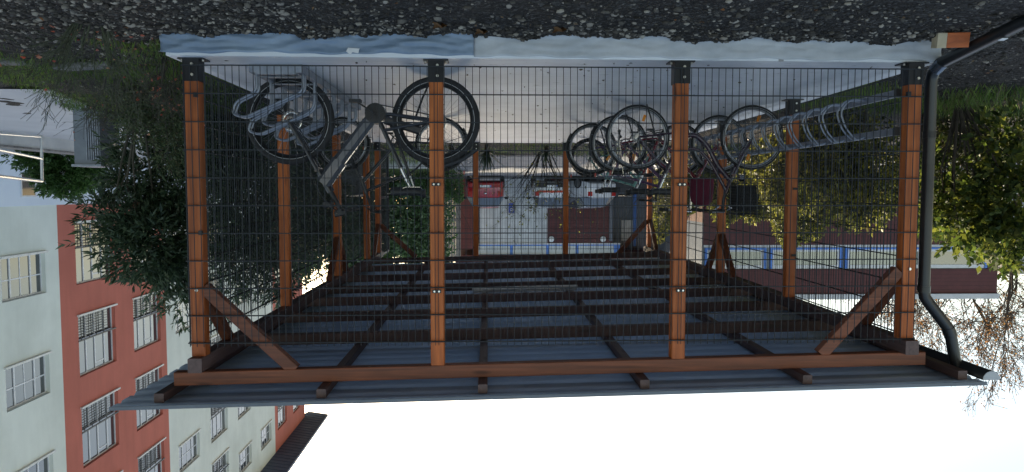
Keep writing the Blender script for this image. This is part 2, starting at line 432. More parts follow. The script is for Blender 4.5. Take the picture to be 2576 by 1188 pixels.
# corrugated roof sheet, ribs run across (x)
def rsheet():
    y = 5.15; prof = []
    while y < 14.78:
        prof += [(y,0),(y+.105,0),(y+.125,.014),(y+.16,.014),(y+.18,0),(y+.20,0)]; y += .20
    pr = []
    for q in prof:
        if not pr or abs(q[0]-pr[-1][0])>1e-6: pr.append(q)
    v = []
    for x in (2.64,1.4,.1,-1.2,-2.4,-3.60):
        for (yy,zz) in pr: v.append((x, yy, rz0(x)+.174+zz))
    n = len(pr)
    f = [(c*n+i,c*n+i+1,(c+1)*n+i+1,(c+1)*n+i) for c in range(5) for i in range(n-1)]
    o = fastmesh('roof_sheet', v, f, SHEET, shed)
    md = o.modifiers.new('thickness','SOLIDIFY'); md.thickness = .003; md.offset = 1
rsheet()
mb = MB(); mb.beam((2.64,5.145,rz0(2.64)+.180),(-3.60,5.145,rz0(-3.6)+.180),.008,.026); part(mb,'roof_edge_trim',mat('trim_steel',(.12,.145,.175),None,4,.4,.2))
# braces
def brace(a, b, w=.075, h=.085, m=WX, up=(0,0,1)):
    mb = MB(); mb.beam(a,b,w,h,up,.004); part(mb,'brace',m)
yb = YF+.04
brace((2.075,yb,1.655),(1.43,yb,2.27),.07,.088)
brace((-3.085,yb,1.545),(-2.51,yb,2.18),.07,.088)
brace((XMR,5.49,1.66),(XMR,6.08,2.19),.07,.085,WY); brace((XML,5.49,1.55),(XML,6.07,2.08),.07,.085,WY)
for s in (-1,1):
    brace((XML,9.90+s*.05,1.56),(XML,9.90+s*.56,2.08),.07,.085,WY)
    brace((XMR,10.46+s*.05,1.63),(XMR,10.46+s*.62,2.18),.07,.085,WY)
brace((XML,14.26,1.55),(XML,13.7,2.08),.07,.085,WY); brace((XMR,14.26,1.63),(XMR,13.7,2.18),.07,.085,WY)
brace((XML+.05,14.31,1.55),(XML+.62,14.31,2.2),.07,.085); brace((XMR-.05,14.31,1.63),(XMR-.72,14.31,2.25),.07,.085)
# wire mesh panels (double of them meet in the middle of a post)
def mesh_panel(fix, u0, u1, z0, axis, name='mesh_panel', out=-1):
    """axis x: panel in a plane y=fix spanning x; axis y: plane x=fix spanning y"""
    mb = MB(); hw = .0022; n = int(round((u1-u0)/.05)); zt = z0+2.0
    def bx(ua, ub, za, zb, d0, d1):
        if axis == 'x': mb.box(ua,ub,fix+d0,fix+d1,za,zb)
        else: mb.box(fix+d0,fix+d1,ua,ub,za,zb)
    for i in range(n+1):
        u = u0+(u1-u0)*i/n
        bx(u-hw,u+hw,z0-.0,zt+.028,-hw,hw)
    for k in range(11):
        z = z0+.2*k
        bx(u0-.012,u1+.012,z-.0034,z+.0034,-hw-.0065,-hw-.0003)
        bx(u0-.012,u1+.012,z-.0034,z+.0034,hw+.0003,hw+.0065)
    return part(mb, name, WIRE)
edges = [XL+.012, FX[1]-.012, FX[1]+.012, FX[0]-.012, FX[0]+.012, XR-.0]
for a, b in ((0,1),(2,3),(4,5)): mesh_panel(YF-.018, edges[a], edges[b], .055, 'x')
for i in range(4): mesh_panel(XL-.014, RY[i]+(.0 if i else -.03)+.012, RY[i+1]-.012, .055+zs(RY[i]), 'y')
for i in range(4): mesh_panel(XR+.014, LY[i]+(.0 if i else -.03)+.012, LY[i+1]-.012, .055+zs(LY[i]), 'y')
be = [XL+.05, BX[1]-.012, BX[1]+.012, BX[0]-.012, BX[0]+.012, XR-.05]
for a, b in ((0,1),(2,3),(4,5)): mesh_panel(14.376, be[a], be[b], .10, 'x')
# clips holding the panels
def clip(x, y, z):
    mb = MB(); mb.box(x-.032,x+.032,y-.014,y-.002,z-.012,z+.012); c = part(mb,'mesh_clip',BLK)
    for s in (-1,1):
        q = MB(); q.disc((x+s*.017,y-.015,z),.007,.006,'y',8); q.build('bolt', BOLT, c)
for x in FX:
    for z in (.90,1.68): clip(x, YF-.025, z)
for q in ((XMR,YF-.004,1.67),(XML,YF-.004,1.53)):
    mb = MB(); mb.disc(q,.011,.012,'y',8); part(mb,'bolt',BOLT)
for (x,z) in ((XMR+.045-.08,.265),(XMR+.045-.09,1.25),(XML-.04+.1,.235)):
    mb = MB(); mb.box(x-.012,x+.012,YF-.0,YF-.03,z-.016,z+.016); part(mb,'mesh_clip',BLK)
for y, xx in [(RY[1],XL),(RY[2],XL)]:
    for z in (.50,.93,1.62):
        mb = MB(); mb.box(xx+.0,xx+.05,y-.056,y-.066,z-.012,z+.012); part(mb,'mesh_clip',BLK)
# pale tubular strip lamp (not lit) under the middle of the roof
sl = empty('strip_lamp', (px(1320,690,9.62)[0], 9.62, rz0(.1)-.0), 'long pale unlit strip lamp fixed under the middle of the roof', 'lamp')
a_, b_ = px(1188,690,9.62), px(1452,690,9.62)
mb = MB(); mb.tube([(a_[0],9.62,rz0(a_[0])+.01),(b_[0],9.62,rz0(b_[0])+.01)], .026, 10); mb.build('diffuser', mat('opal_tube',(.70,.71,.70),None,4,.35), sl, True)
mb = MB(); mb.beam((a_[0]-.02,9.62,rz0(a_[0])+.048),(b_[0]+.02,9.62,rz0(b_[0])+.048),.05,.022); mb.build('housing', mat('lamp_housing',(.4,.41,.42),None,4,.5), sl)
# half-round gutter with end cap along the low side
gx, gzc, gr = -3.655, 2.318, .064
def gutter():
    v = []; f = []; n = 14
    for y in (5.18, 14.7):
        for k in range(n+1):
            a = math.pi + math.pi*k/n; v.append((gx+gr*math.cos(a), y, gzc+gr*math.sin(a)))
    for k in range(n): f.append((k,k+1,n+2+k,n+1+k))
    o = fastmesh('gutter', v, f, GUT, shed); o.data.polygons.foreach_set('use_smooth',[True]*n)
    md = o.modifiers.new('thickness','SOLIDIFY'); md.thickness=.003
    mb = MB(); mb.tube([(gx-gr-.004,5.175,gzc),(gx-gr-.004,14.7,gzc)],.008,6); mb.build('gutter_bead',GUT,o)
    pts = [(gx+gr*math.cos(math.pi+math.pi*k/n), gzc+gr*math.sin(math.pi+math.pi*k/n)) for k in range(n+1)]
    mb = MB(); mb.poly(pts,.004,'y',5.176); mb.build('gutter_end_cap',mat('pale_cap',(.45,.50,.54),None,4,.5),o)
    for y in (6.2,7.4,8.6,9.8,11,12.2,13.4):
        mb = MB(); mb.box(gx+gr,gx+gr+.07,y,y+.025,gzc-.005,gzc+.0); mb.build('gutter_bracket',GUT,o)
gutter()
# downpipe: swan neck, long drop, kick-out lying on the ground
mb = MB(); r = .043; yp = 5.50
path = [(-3.60,yp,gzc-.03),(-3.575,yp,2.18),(-3.555,yp,2.08),(-3.545,yp,2.035),(-3.52,yp,1.99),(-3.365,yp,1.80),(-3.335,yp,1.755),(-3.325,yp,1.70),(-3.325,yp,.9),(-3.325,yp,.12),(-3.327,yp-.015,.07),(-3.335,yp-.05,.035)]
mb.tube(path, r, 16); dp = part(mb,'downpipe',GUT,shed,None,True)
for a, b in (((-3.325,yp,1.72),(-3.325,yp,1.67)),((-3.325,yp,.55),(-3.325,yp,.50)),((-3.525,yp,1.995),(-3.55,yp,2.06))):
    mb = MB(); mb.tube([a,b], r+.004, 16); mb.build('pipe_collar', GUT, dp, True)
mb = MB(); mb.tube([(-3.333,yp-.035,.045),(-3.337,yp-.12,.004)], r+.004, 16); mb.build('pipe_elbow', mat('zinc_elbow',(.20,.24,.29),None,5,.25,.8), dp, True)
mb = MB(); mb.tube([(-3.336,yp-.08,.008),(-3.35,4.60,-.108),(-3.358,4.15,-.116)], r+.001, 16); sp = mb.build('drain_spout', GUT, dp, True)
mb = MB(); mb.beam((-3.342,4.78,-.034),(-3.342,4.74,-.0395),.04,.004); mb.build('label_sticker', mat('sticker',(.8,.8,.8),None,5,.5), dp)
# steel framed gate standing open at the back corner
gate = empty('gate_leaf', (2.1,14.44,.1), 'dark steel framed gate leaf standing open at the rear corner of the shelter', 'gate')
mb = MB(); x = 2.10
for (a,b) in (((x,14.46,.12),(x,14.46,2.22)),((x,15.55,.12),(x,15.55,2.22)),((x,14.46,2.22),(x,15.55,2.22)),((x,14.46,.12),(x,15.55,.12)),((x,14.46,1.1),(x,15.55,1.1))): mb.beam(a,b,.045,.045,(0,.01,1) if a[2]==b[2] else (0,1,0))
mb.build('gate_frame', BLK, gate)
mb = MB()
for i in range(22): y = 14.5+i*.05; mb.box(x-.0025,x+.0025,y-.0025,y+.0025,.14,2.2)
for k in range(10): mb.box(x+.003,x+.008,14.48,15.53,.2*k+.25,.2*k+.256)
mb.build('gate_mesh', WIRE, gate)
mb = MB(); mb.box(x-.06,x+.06,15.48,15.52,1.02,1.04); mb.build('handle', BOLT, gate)
# translucent-looking grey bin behind the left wall
mb = MB()
bn = empty('wheelie_bin', (3.1,16.4,gz(3.1,16.4)), 'grey wheeled rubbish bin standing behind the shelter\'s rear corner', 'bin')
b0 = gz(3.1,16.4)
v = [(2.82,16.2,b0+.08),(3.38,16.2,b0+.08),(3.38,16.75,b0+.08),(2.82,16.75,b0+.08),(2.76,16.1,b0+1.0),(3.44,16.1,b0+1.0),(3.44,16.85,b0+1.0),(2.76,16.85,b0+1.0)]
mb.add(v, [(0,3,2,1),(4,5,6,7),(0,1,5,4),(1,2,6,5),(2,3,7,6),(3,0,4,7)]); mb.build('bin_body', mat('grey_plastic',(.10,.105,.11),None,4,.5), bn)
mb = MB(); mb.beam((3.1,16.06,b0+1.03),(3.1,16.9,b0+1.07),.72,.05,(0,0,1),.015); mb.build('lid', mat('dark_lid',(.05,.055,.06),None,4,.5), bn)
for s in (2.84,3.36):
    mb = MB(); mb.disc((s,16.72,b0+.10),.10,.05,'x',16); mb.build('wheel', RUB, bn)

# ------------------------------------------------------------------ bike racks
floor_rack = empty('floor_bike_rack', (1.63,5.6,0), 'galvanised steel floor rack with slanting wheel loops under the mountain bike', 'bike rack')
mb = MB()
for x in (1.41,1.76): mb.beam((x,5.64,.035),(x,8.2,.035+zs(8.2)),.045,.06)
for y in (5.66,8.18): mb.beam((1.4325,y,.04+zs(y)),(1.7375,y,.04+zs(y)),.04,.075)
mb.build('base_frame', GALV, floor_rack)
def arc(pts, n=5, k=.35):
    """rounds the corners of a polyline"""
    out = [Vector(pts[0])]
    for i in range(1,len(pts)-1):
        a,b,c = Vector(pts[i-1]),Vector(pts[i]),Vector(pts[i+1])
        r = min((a-b).length,(c-b).length)*k
        p,q = b+(a-b).normalized()*r, b+(c-b).normalized()*r
        for j in range(n+1):
            t=j/n; out.append(p*(1-t)**2+b*2*t*(1-t)+q*t*t)
    out.append(Vector(pts[-1])); return out
for i in range(7):
    y = 5.78+.37*i; hi = .0 if i % 2 == 0 else .10
    mb = MB()
    for dy in (-.035,.035):
        z0 = .06+zs(y)
        pts = [(1.76,y+dy,z0),(1.76,y+dy,z0+.13+hi),(1.92,y+dy,z0+.21+hi),(1.95,y+dy,z0+.30+hi),(1.86,y+dy,z0+.33+hi),(1.41,y+dy,z0+.13+hi),(1.41,y+dy,z0)]
        mb.tube(arc(pts,4,.4), .0105, 8)
    mb.beam((1.42,y,z0+.02),(1.75,y,z0+.02),.06,.006)
    mb.build('wheel_loop', GALV, floor_rack, True)
wall_rack = empty('wall_bike_rack', (-3.07,9,.2), 'galvanised rail rack with rows of bent wheel holders along the mesh wall', 'bike rack')
for z in (.215,.50):
    mb = MB(); mb.beam((-3.075,5.52,z),(-3.075,13.9,z+.03),.03,.055,(0,0,1),.004); r_ = mb.build('rail', GALV, wall_rack)
    mb = MB(); mb.beam((-3.075,5.49,z),(-3.075,5.525,z),.036,.062); mb.build('rail_end_cap', PLB, wall_rack)
for i in range(23):
    y = 5.98+.335*i
    mb = MB(); zz = .03*(y-5.5)/8.4
    for dy in (-.035,.035):
        pts = [(-3.062,y+dy,.215+zz),(-2.93,y+dy,.205+zz),(-2.85,y+dy,.30+zz),(-2.90,y+dy,.44+zz),(-2.99,y+dy,.535+zz),(-3.062,y+dy,.51+zz)]
        mb.tube(arc(pts,4,.4), .0085, 7)
    mb.build('wheel_holder', GALV, wall_rack, True)

# ------------------------------------------------------------------ bicycles
def wheel(root, x, r, tr, rimm, name='wheel', disc=False, refl=False, hubm=None, line=True, steer=0):
    mb = MB(); mb.ring((x,0,r),r-tr,tr,'y',56,10); w = mb.build(name, RUB, root, True, True)
    mb = MB(); mb.ring((x,0,r),r-2*tr-.008,.011,'y',56,8,1.1); mb.build('rim', rimm, w, True, True)
    mb = MB(); mb.disc((x,0,r),.021 if not hubm else .03,.07,'y',14); mb.disc((x,0,r),.034 if not hubm else .05,.005 if not hubm else .03,'y',18); mb.disc((x,0,r),.006,.13,'y',8); mb.build('hub', hubm or CHR, w, True, True)
    mb = MB(); rr = r-2*tr-.012
    for i in range(32):
        a = 2*math.pi*i/32; s = 1 if i%2 else -1; b = a + (.55 if (i//2)%2 else -.55)
        mb.tube([(x+.03*math.cos(b), s*.03, r+.03*math.sin(b)),(x+rr*math.cos(a), s*.004, r+rr*math.sin(a))], .0012, 4, cap=False)
    mb.build('spokes', SPK, w, False, True)
    if line:
        mb = MB()
        for s in (-1,1):
            n=60; pts=[(x+(r-1.45*tr)*math.cos(2*math.pi*i/n), s*tr*.93, r+(r-1.45*tr)*math.sin(2*math.pi*i/n)) for i in range(n)]
            mb.tube(pts,.0022,4,closed=True)
        mb.build('reflective_line', REFL, w, False, True)
    if disc:
        mb = MB(); mb.ring((x,.045 if disc>0 else -.045,r),.075,.010,'y',30,6,.12)
        for i in range(6):
            a=math.pi*i/3; mb.beam((x+.02*math.cos(a),.045,r+.02*math.sin(a)),(x+.07*math.cos(a+.3),.045,r+.07*math.sin(a+.3)),.002,.008,(0,1,0))
        mb.build('brake_disc', CHR, w, False, True)
    if refl:
        for a in refl:
            mb = MB(); c=(x+.62*r*math.cos(a),0,r+.62*r*math.sin(a))
            d=Vector((math.cos(a),0,math.sin(a)))*.035
            mb.beam(Vector(c)-d,Vector(c)+d,.012,.030,(math.sin(a),0,-math.cos(a)),.003); mb.build('reflector', AMB, w, False, True)
    return w
def saddle(root, x, z, m=PLB, ln=.27):
    pts=[(x+ln*.62,.012),(x+ln*.40,.024),(x+ln*.1,.038),(x-ln*.2,.066),(x-ln*.38,.072),(x-ln*.46,.05)]
    vs=[];n=12
    for (px,w) in pts:
        for k in range(n):
            a=2*math.pi*k/n; vs.append((px,w*math.cos(a),z+.030*math.sin(a)-.010*(1 if math.sin(a)<0 else 0)+(.016 if px<x-ln*.3 else 0)))
    fs=[(i*n+k,i*n+(k+1)%n,(i+1)*n+(k+1)%n,(i+1)*n+k) for i in range(len(pts)-1) for k in range(n)]+[tuple(range(n)),tuple((len(pts)-1)*n+k for k in range(n-1,-1,-1))]
    mb=MB().add(vs,fs); s=mb.build('saddle',m,root,True,True)
    mb=MB()
    for sy in (-.022,.022): mb.tube([(x+ln*.4,sy*.5,z-.01),(x+.04,sy,z-.04),(x-.08,sy,z-.04),(x-ln*.38,sy*1.6,z-.012)],.0035,5)
    mb.build('saddle_rails',CHR,s,False,True); return s
def crank(root, bx, bz, rr, ang, m=PLB, ring=PLB, side=-1):
    mb=MB(); y=side*.05
    mb.ring((bx,y,bz),rr-.008,.008,'y',36,6,.35)
    for i in range(5):
        a=ang+2*math.pi*i/5; mb.beam((bx,y,bz),(bx+(rr-.01)*math.cos(a),y,bz+(rr-.01)*math.sin(a)),.004,.018,(0,1,0))
    mb.disc((bx,0,bz),.022,.10,'y',14)
    c=mb.build('crankset',ring,root,False,True)
    for s,a in ((side,ang),(-side,ang+math.pi)):
        e=(bx+.17*math.cos(a),s*.085,bz+.17*math.sin(a))
        mb=MB(); mb.beam((bx,s*.068,bz),e,.014,.026,(0,1,0),.004); mb.build('crank_arm',m,c,False,True)
        mb=MB(); mb.box(e[0]-.045,e[0]+.045,e[1]+s*.012,e[1]+s*.095,e[2]-.012,e[2]+.012); mb.build('pedal',PLB,c,False,True)
    return c
def chain(root, bx, bz, r1, rx, rz, r2, side=-1):
    mb=MB(); y=side*.05; pts=[]
    d=math.atan2(rz-bz,rx-bx)
    for i in range(9): a=d+math.pi/2+math.pi+math.pi*i/8; pts.append((bx+r1*math.cos(a),y,bz+r1*math.sin(a)))
    for i in range(9): a=d+math.pi/2+math.pi*i/8 - math.pi*0; pts.append((rx+r2*math.cos(a-math.pi),y,rz+r2*math.sin(a-math.pi)))
    pts=[(bx+r1*math.cos(d-math.pi/2),y,bz+r1*math.sin(d-math.pi/2))]
    for i in range(9): a=d-math.pi/2-math.pi*i/8; pts.append((bx+r1*math.cos(a),y,bz+r1*math.sin(a)))
    for i in range(9): a=d+math.pi/2-math.pi*i/8; pts.append((rx+r2*math.cos(a),y,rz+r2*math.sin(a)))
    mb.tube(pts,.0045,5,closed=True); mb.build('chain',PLB,root,False,True)
    mb=MB()
    for k in range(5): mb.disc((rx,side*(.03+.005*k),rz),r2+.012-.006*k,.002,'y',20)
    mb.build('sprockets',SPK,root,False,True)
def bike(name, loc, rz, label, group, r, tr, wb, bb, ht, hb, sd, bar, framem, forkm, seatm=None, rimf=None, rimr=None,
         style='diamond', big=.0, guard=None, lean=0, crank_ang=-.5, disc=False, refl=None, hubm=None, line=True, barw=.30, barm=None, chainr=.085, susp=False, stand=True, carrier=False, grip=PLB, sweep=.10):
    root = empty(name, loc, label, 'bicycle', group, rz); root.rotation_euler=(lean,0,rz)
    wheel(root,0,r,tr,rimr or RIM,'wheel',disc,refl,None,line); wheel(root,wb,r,tr,rimf or RIM,'wheel',disc,refl,hubm,line)
    mb=MB(); B=(bb[0],0,bb[1]); T=(ht[0],0,ht[1]); H=(hb[0],0,hb[1])
    st=(sd[0]+(bb[0]-sd[0])*.28,0,sd[1]-.02+(bb[1]-sd[1])*.28)
    mb.tube([T,H],.024 if not big else .032,12)
    Hl=Vector(H)+(Vector(T)-Vector(H))*.2; Tl=Vector(T)-(Vector(T)-Vector(H))*.15
    mb.tube([B,st],.019 if not big else .019,10)
    if style=='mono':
        top=Vector(B).lerp(Vector(st),.30); mb.tube([B,Hl],.03,10)
    elif style=='diamond':
        mb.tube([Vector(st)-(Vector(st)-Vector(B))*.08,Tl],.019 if not big else .022,10)
        if not big: mb.tube([B,Hl],.023,10)
        top=Vector(st)-(Vector(st)-Vector(B))*.08
    elif style=='step':
        q=[Vector(B)+Vector((.02,0,.03)),Vector((bb[0]+.14,0,bb[1]+.02)),Vector((bb[0]+.27,0,bb[1]+.13)),Vector((hb[0]-.16,0,hb[1]-.12)),Hl]
        mb.tube(arc(q,6,.45),.028,12)
        q=[Vector(B)*.55+Vector(st)*.45,Vector((bb[0]+.16,0,bb[1]+.16)),Vector((bb[0]+.3,0,bb[1]+.30)),Tl]
        mb.tube(arc(q,6,.45),.019,10); top=Vector(st)-(Vector(st)-Vector(B))*.1
    else:   # mixte: two sloping tubes
        mb.tube([B,Hl],.021,10); mb.tube([Vector(B)*.5+Vector(st)*.5,Tl],.019,10); top=Vector(st)-(Vector(st)-Vector(B))*.1
    for s in (-1,1):
        mb.tube([(bb[0]-.03,s*.025,bb[1]),(bb[0]-.12,s*.05,bb[1]+.005),(0.0,s*.06,r)],.010 if not big else .013,8)
        mb.tube([(top.x,s*.02,top.z),(top.x-.08,s*.045,top.z-.04*(top.z-r)/.3),(0,s*.06,r)],.008 if not big else .011,8)
    mb.disc(B,.026 if not big else .04,.075,'y',14)
    fr=mb.build('frame',framem,root,True,True)
    # fork
    mb=MB(); F=(wb,0,r); cr=Vector(H)-(Vector(T)-Vector(H)).normalized()*.02
    for s in (-1,1):
        if susp:
            mid=cr*.45+Vector((wb-.02,0,r+.02))*.55
            mb.tube([(cr.x,s*.062,cr.z),(mid.x,s*.062,mid.z)],.016,10); mb.tube([(mid.x,s*.062,mid.z),(wb,s*.062,r)],.022,10)
        else: mb.tube([(cr.x,s*.045,cr.z),(cr.x*.4+(wb-.03)*.6,s*.055,cr.z*.4+r*.6),(wb,s*.055,r)],[.017,.015,.011],8)
    mb.beam((cr.x,-.07,cr.z),(cr.x,.07,cr.z),.04,.035,(0,0,1),.008); mb.tube([cr,H],.018,8)
    fk=mb.build('fork',forkm,root,True,True)
    # seat post and saddle
    mb=MB(); mb.tube([st,(sd[0],0,sd[1]-.03)],.0135,10); mb.build('seatpost',seatm or CHR,root,True,True)
    saddle(root,sd[0],sd[1])
    # stem + handlebar
    mb=MB(); mb.tube(arc([T,Vector(T)+(Vector(T)-Vector(H)).normalized()*.05,(bar[0],0,bar[1])],4,.4),.018,10); mb.build('stem',barm or PLB,root,True,True)
    mb=MB(); w=barw; mb.tube(arc([(bar[0]-sweep,-w,bar[1]+.01),(bar[0]-.02,-w*.45,bar[1]+.02),(bar[0],-.04,bar[1]),(bar[0],.04,bar[1]),(bar[0]-.02,w*.45,bar[1]+.02),(bar[0]-sweep,w,bar[1]+.01)],4,.4),.014,10)
    hbb=mb.build('handlebar',barm or PLB,root,True,True)
    for s in (-1,1):
        mb=MB(); mb.tube([(bar[0]-sweep*.98,s*w*.99,bar[1]+.01),(bar[0]-sweep*.98-.02-sweep*.4,s*(w+.09),bar[1]+.008)],.020,10); mb.build('grip',grip,hbb,True,True)
        mb=MB(); mb.tube([(bar[0]-.02,s*w*.8,bar[1]+.0),(bar[0]+.03,s*w*.85,bar[1]-.03),(bar[0]-.04,s*(w+.06),bar[1]-.045)],.006,6); mb.build('brake_lever',CHR if barm else PLB,hbb,True,True)
    crank(root,bb[0],bb[1],chainr,crank_ang); chain(root,bb[0],bb[1],chainr-.006,0,r,.035)
    # derailleur
    mb=MB(); mb.tube([(0,-.07,r-.03),(.03,-.075,r-.09),(.015,-.075,r-.16)],.010,7); mb.disc((.03,-.07,r-.09),.02,.01,'y',12); mb.disc((.015,-.07,r-.16),.02,.01,'y',12); mb.build('derailleur',PLB,root,True,True)
    # cables
    mb=MB(); mb.tube(arc([(bar[0],.06,bar[1]),(bar[0]+.12,.05,bar[1]-.04),(hb[0]+.08,.04,hb[1]+.06),(hb[0],.03,hb[1]-.02)],5,.45),.0025,4); mb.tube(arc([(bar[0],-.06,bar[1]),(bar[0]+.13,-.05,bar[1]-.08),(hb[0]+.06,-.04,hb[1]),(wb-.05,-.05,r+.18)],5,.45),.0025,4); mb.build('cables',PLB,root,False,True)
    if stand:
        mb=MB(); mb.tube([(.18,.06,r-.02),(.12,.12,.16),(.06,.17,.015)],.009,7); mb.build('kickstand',PLB,root,True,True)
    if guard:
        for wx,a0,a1 in ((0,R(20),R(215)),(wb,R(25),R(190))):
            v=[];f=[];n=26
            for i in range(n+1):
                a=a0+(a1-a0)*i/n
                for k,(dy,dr) in enumerate(((-.028,-.012),(-.02,.004),(0,.010),(.02,.004),(.028,-.012))):
                    v.append((wx+(r+.012+dr)*math.cos(a),dy,r+(r+.012+dr)*math.sin(a)))
            f=[(i*5+k,i*5+k+1,(i+1)*5+k+1,(i+1)*5+k) for i in range(n) for k in range(4)]
            g=MB().add(v,f).build('mudguard',guard,root,True,True); md=g.modifiers.new('thickness','SOLIDIFY'); md.thickness=.002
            mb=MB()
            for s in (-1,1): mb.tube([(wx,s*.06,r),(wx+(r+.01)*math.cos(a1-.3),s*.026,r+(r+.01)*math.sin(a1-.3))],.0025,4)
            mb.build('mudguard_stay',CHR,g,False,True)
    if carrier:
        mb=MB(); z=2*r+.05
        for s in (-.055,.055): mb.tube([(-.28,s,z),(.14,s,z)],.006,6)
        for xx in (-.28,-.12,.02,.14): mb.tube([(xx,-.055,z),(xx,.055,z)],.005,6)
        for s in (-1,1): mb.tube([(0,s*.065,r),(-.10,s*.06,z)],.005,6); mb.tube([(0,s*.065,r),(.05,s*.06,z)],.005,6)
        mb.build('carrier',PLB if carrier==1 else CHR,root,True,True)
        mb=MB(); mb.box(-.30,-.285,-.035,.035,z-.04,z+.01); mb.build('rear_reflector',mat('red_reflector',(.5,.02,.02),None,30,.3),root,False,True)
    return root
GREY=paint('grey_frame_paint',(.125,.135,.155),.25,.35); DK=paint('dark_frame_paint',(.018,.019,.023),.3); PURP=paint('black_plum_paint',(.045,.02,.035),.25)
REDP=paint('dark_red_paint',(.16,.012,.025),.25); TEAL=paint('teal_paint',(.10,.34,.32),.3); SILV=paint('silver_paint',(.5,.5,.52),.3,.6)
# mountain bike in front of the photo's left rack; ground point = rear wheel contact
A=bike('mountain_bike',(.43,6.20,zs(6.2)),0,'large grey mountain bike with thick silver down tube and wide tyres',None,
     .365,.032,1.20,(.495,.31),(.875,.955),(.965,.79),(.215,.955),(.80,1.10),DK,DK,CHR,RIMB,RIMB,'mono',1,disc=1,crank_ang=-.55,susp=True,barw=.33,chainr=.082,line=True,sweep=.04)
mb=MB(); mb.beam((.52,0,.33),(.925,0,.86),.09,.10,(0,0,1),.028); mb.build('battery_down_tube',GREY,A,False,True)
mb=MB(); mb.disc((.495,.0,.31),.085,.11,'y',24); mb.build('motor_housing',DK,A,True,True)
mb=MB(); mb.tube([(-.33,0,.60),(-.22,0,.68),(-.05,0,.74)],.02,8); mb.build('rear_mudguard',PLB,A,True,True)
mb=MB(); mb.beam((.86,0,1.06),(.94,0,1.055),.07,.06,(0,0,1),.012); mb.build('headlight',PLB,A,False,True)
mb=MB(); mb.beam((.76,0,1.125),(.84,0,1.14),.09,.05,(0,0,1),.01); mb.build('display',PLB,A,False,True)
mb=MB(); mb.beam((.80,0,.70),(.935,0,.885),.10,.125,(0,0,1),.03); mb.build('head_cover',GREY,A,False,True)
mb=MB(); mb.beam((.13,0,.45),(.42,0,.36),.05,.07,(0,0,1),.015); mb.build('swing_arm',DK,A,False,True)
Bk=bike('city_bike',(.60,9.55,zs(9.55)),0,'dark bicycle with rubber boots on its suspension fork, half hidden behind the grey mountain bike',None,
     .335,.022,1.25,(.55,.31),(.96,.97),(1.02,.79),(.34,.95),(.88,1.19),DK,DK,CHR,RIM,RIM,'diamond',0,guard=PLB,susp=True,carrier=1,crank_ang=2.4)
for s in (-1,1):
    mb=MB()
    for k in range(6):
        t=.30+.05*k; c=Vector((1.02,s*.062,.77)).lerp(Vector((1.23,s*.062,.36)),t); mb.ring(c,.018,.010,'z',12,6,.9)
    mb.build('fork_boot',PLB,Bk,True,True)
Fk=bike('step_through_bike',(-1.639,8.10,zs(8.1)),math.pi,'black step-through bicycle with amber spoke reflectors and a dark front basket',None,
     .355,.019,1.269,(.50,.305),(.985,.97),(1.05,.79),(.245,.955),(.955,1.15),PURP,PURP,CHR,RIM,RIM,'step',0,guard=None,hubm=CHR,refl=(1.75,-1.25),crank_ang=-.9,carrier=1,barm=PLB,barw=.27,sweep=.16)
# its basket
mb=MB(); cx,cz=1.19,1.04; W,Hh=.125,.155
def taper(zz): return W*(.86+.14*(zz-(cz-Hh))/(2*Hh))
for k in range(11):
    zz=cz-Hh+2*Hh*k/10; w=taper(zz); d=w*1.25
    pts=[(cx-w,-d,zz),(cx+w,-d,zz),(cx+w,d,zz),(cx-w,d,zz)]
    for i in range(4): mb.tube([pts[i],pts[(i+1)%4]],.0035 if k not in (0,10) else .007,4)
for i in range(11):
    u=-1+2*i/10
    for s in (-1,1):
        w0,w1=taper(cz-Hh),taper(cz+Hh)
        mb.tube([(cx+u*w0,s*w0*1.25,cz-Hh),(cx+u*w1,s*w1*1.25,cz+Hh)],.003,4); mb.tube([(cx+s*w0,u*w0*1.25,cz-Hh),(cx+s*w1,u*w1*1.25,cz+Hh)],.003,4)
mb.box(cx-W*.86,cx+W*.86,-W*1.05,W*1.05,cz-Hh-.004,cz-Hh+.004)
bs=mb.build('basket',PLB,Fk,False,True)
mb=MB(); mb.box(cx-.1,cx+.095,-.12,.12,cz-Hh+.006,cz+Hh*.75); mb.build('basket_liner',mat('dark_liner',(.03,.034,.04),(.02,.022,.026),7,.8),bs,False,True)
mb=MB(); mb.disc((1.16,0,.80),.035,.05,'x',14); mb.build('headlight',CHR,Fk,True,True)
G=bike('red_bike',(-1.62,9.15,zs(9.15)),math.pi,'dark red bicycle with silver handlebar standing behind the basket bicycle',None,
     .355,.019,1.25,(.50,.29),(.93,.93),(.99,.76),(.22,.95),(.90,1.17),REDP,REDP,CHR,RIM,RIM,'mixte',0,guard=PLB,barm=CHR,refl=(2.2,),crank_ang=.6,carrier=2,barw=.28,sweep=.2)
Ck=bike('teal_bike',(-1.79,13.1,zs(13.1)),math.pi,'small teal bicycle with wide black tyres, farthest from the front mesh',None,
     .345,.026,1.05,(.44,.30),(.80,.86),(.87,.70),(.24,.93),(.76,1.0),TEAL,TEAL,CHR,RIMB,RIMB,'diamond',0,susp=True,crank_ang=1.1,line=False)
Dk=bike('purple_bike',(-1.45,10.3,zs(10.3)),math.pi,'purple trekking bicycle squeezed between the dark red and the teal bicycles',None,
     .35,.019,1.22,(.48,.29),(.93,.90),(.99,.74),(.22,.93),(.90,1.06),paint('purple_paint',(.09,.03,.11),.3),DK,CHR,RIM,RIM,'diamond',0,guard=PLB,carrier=1,crank_ang=2.0)
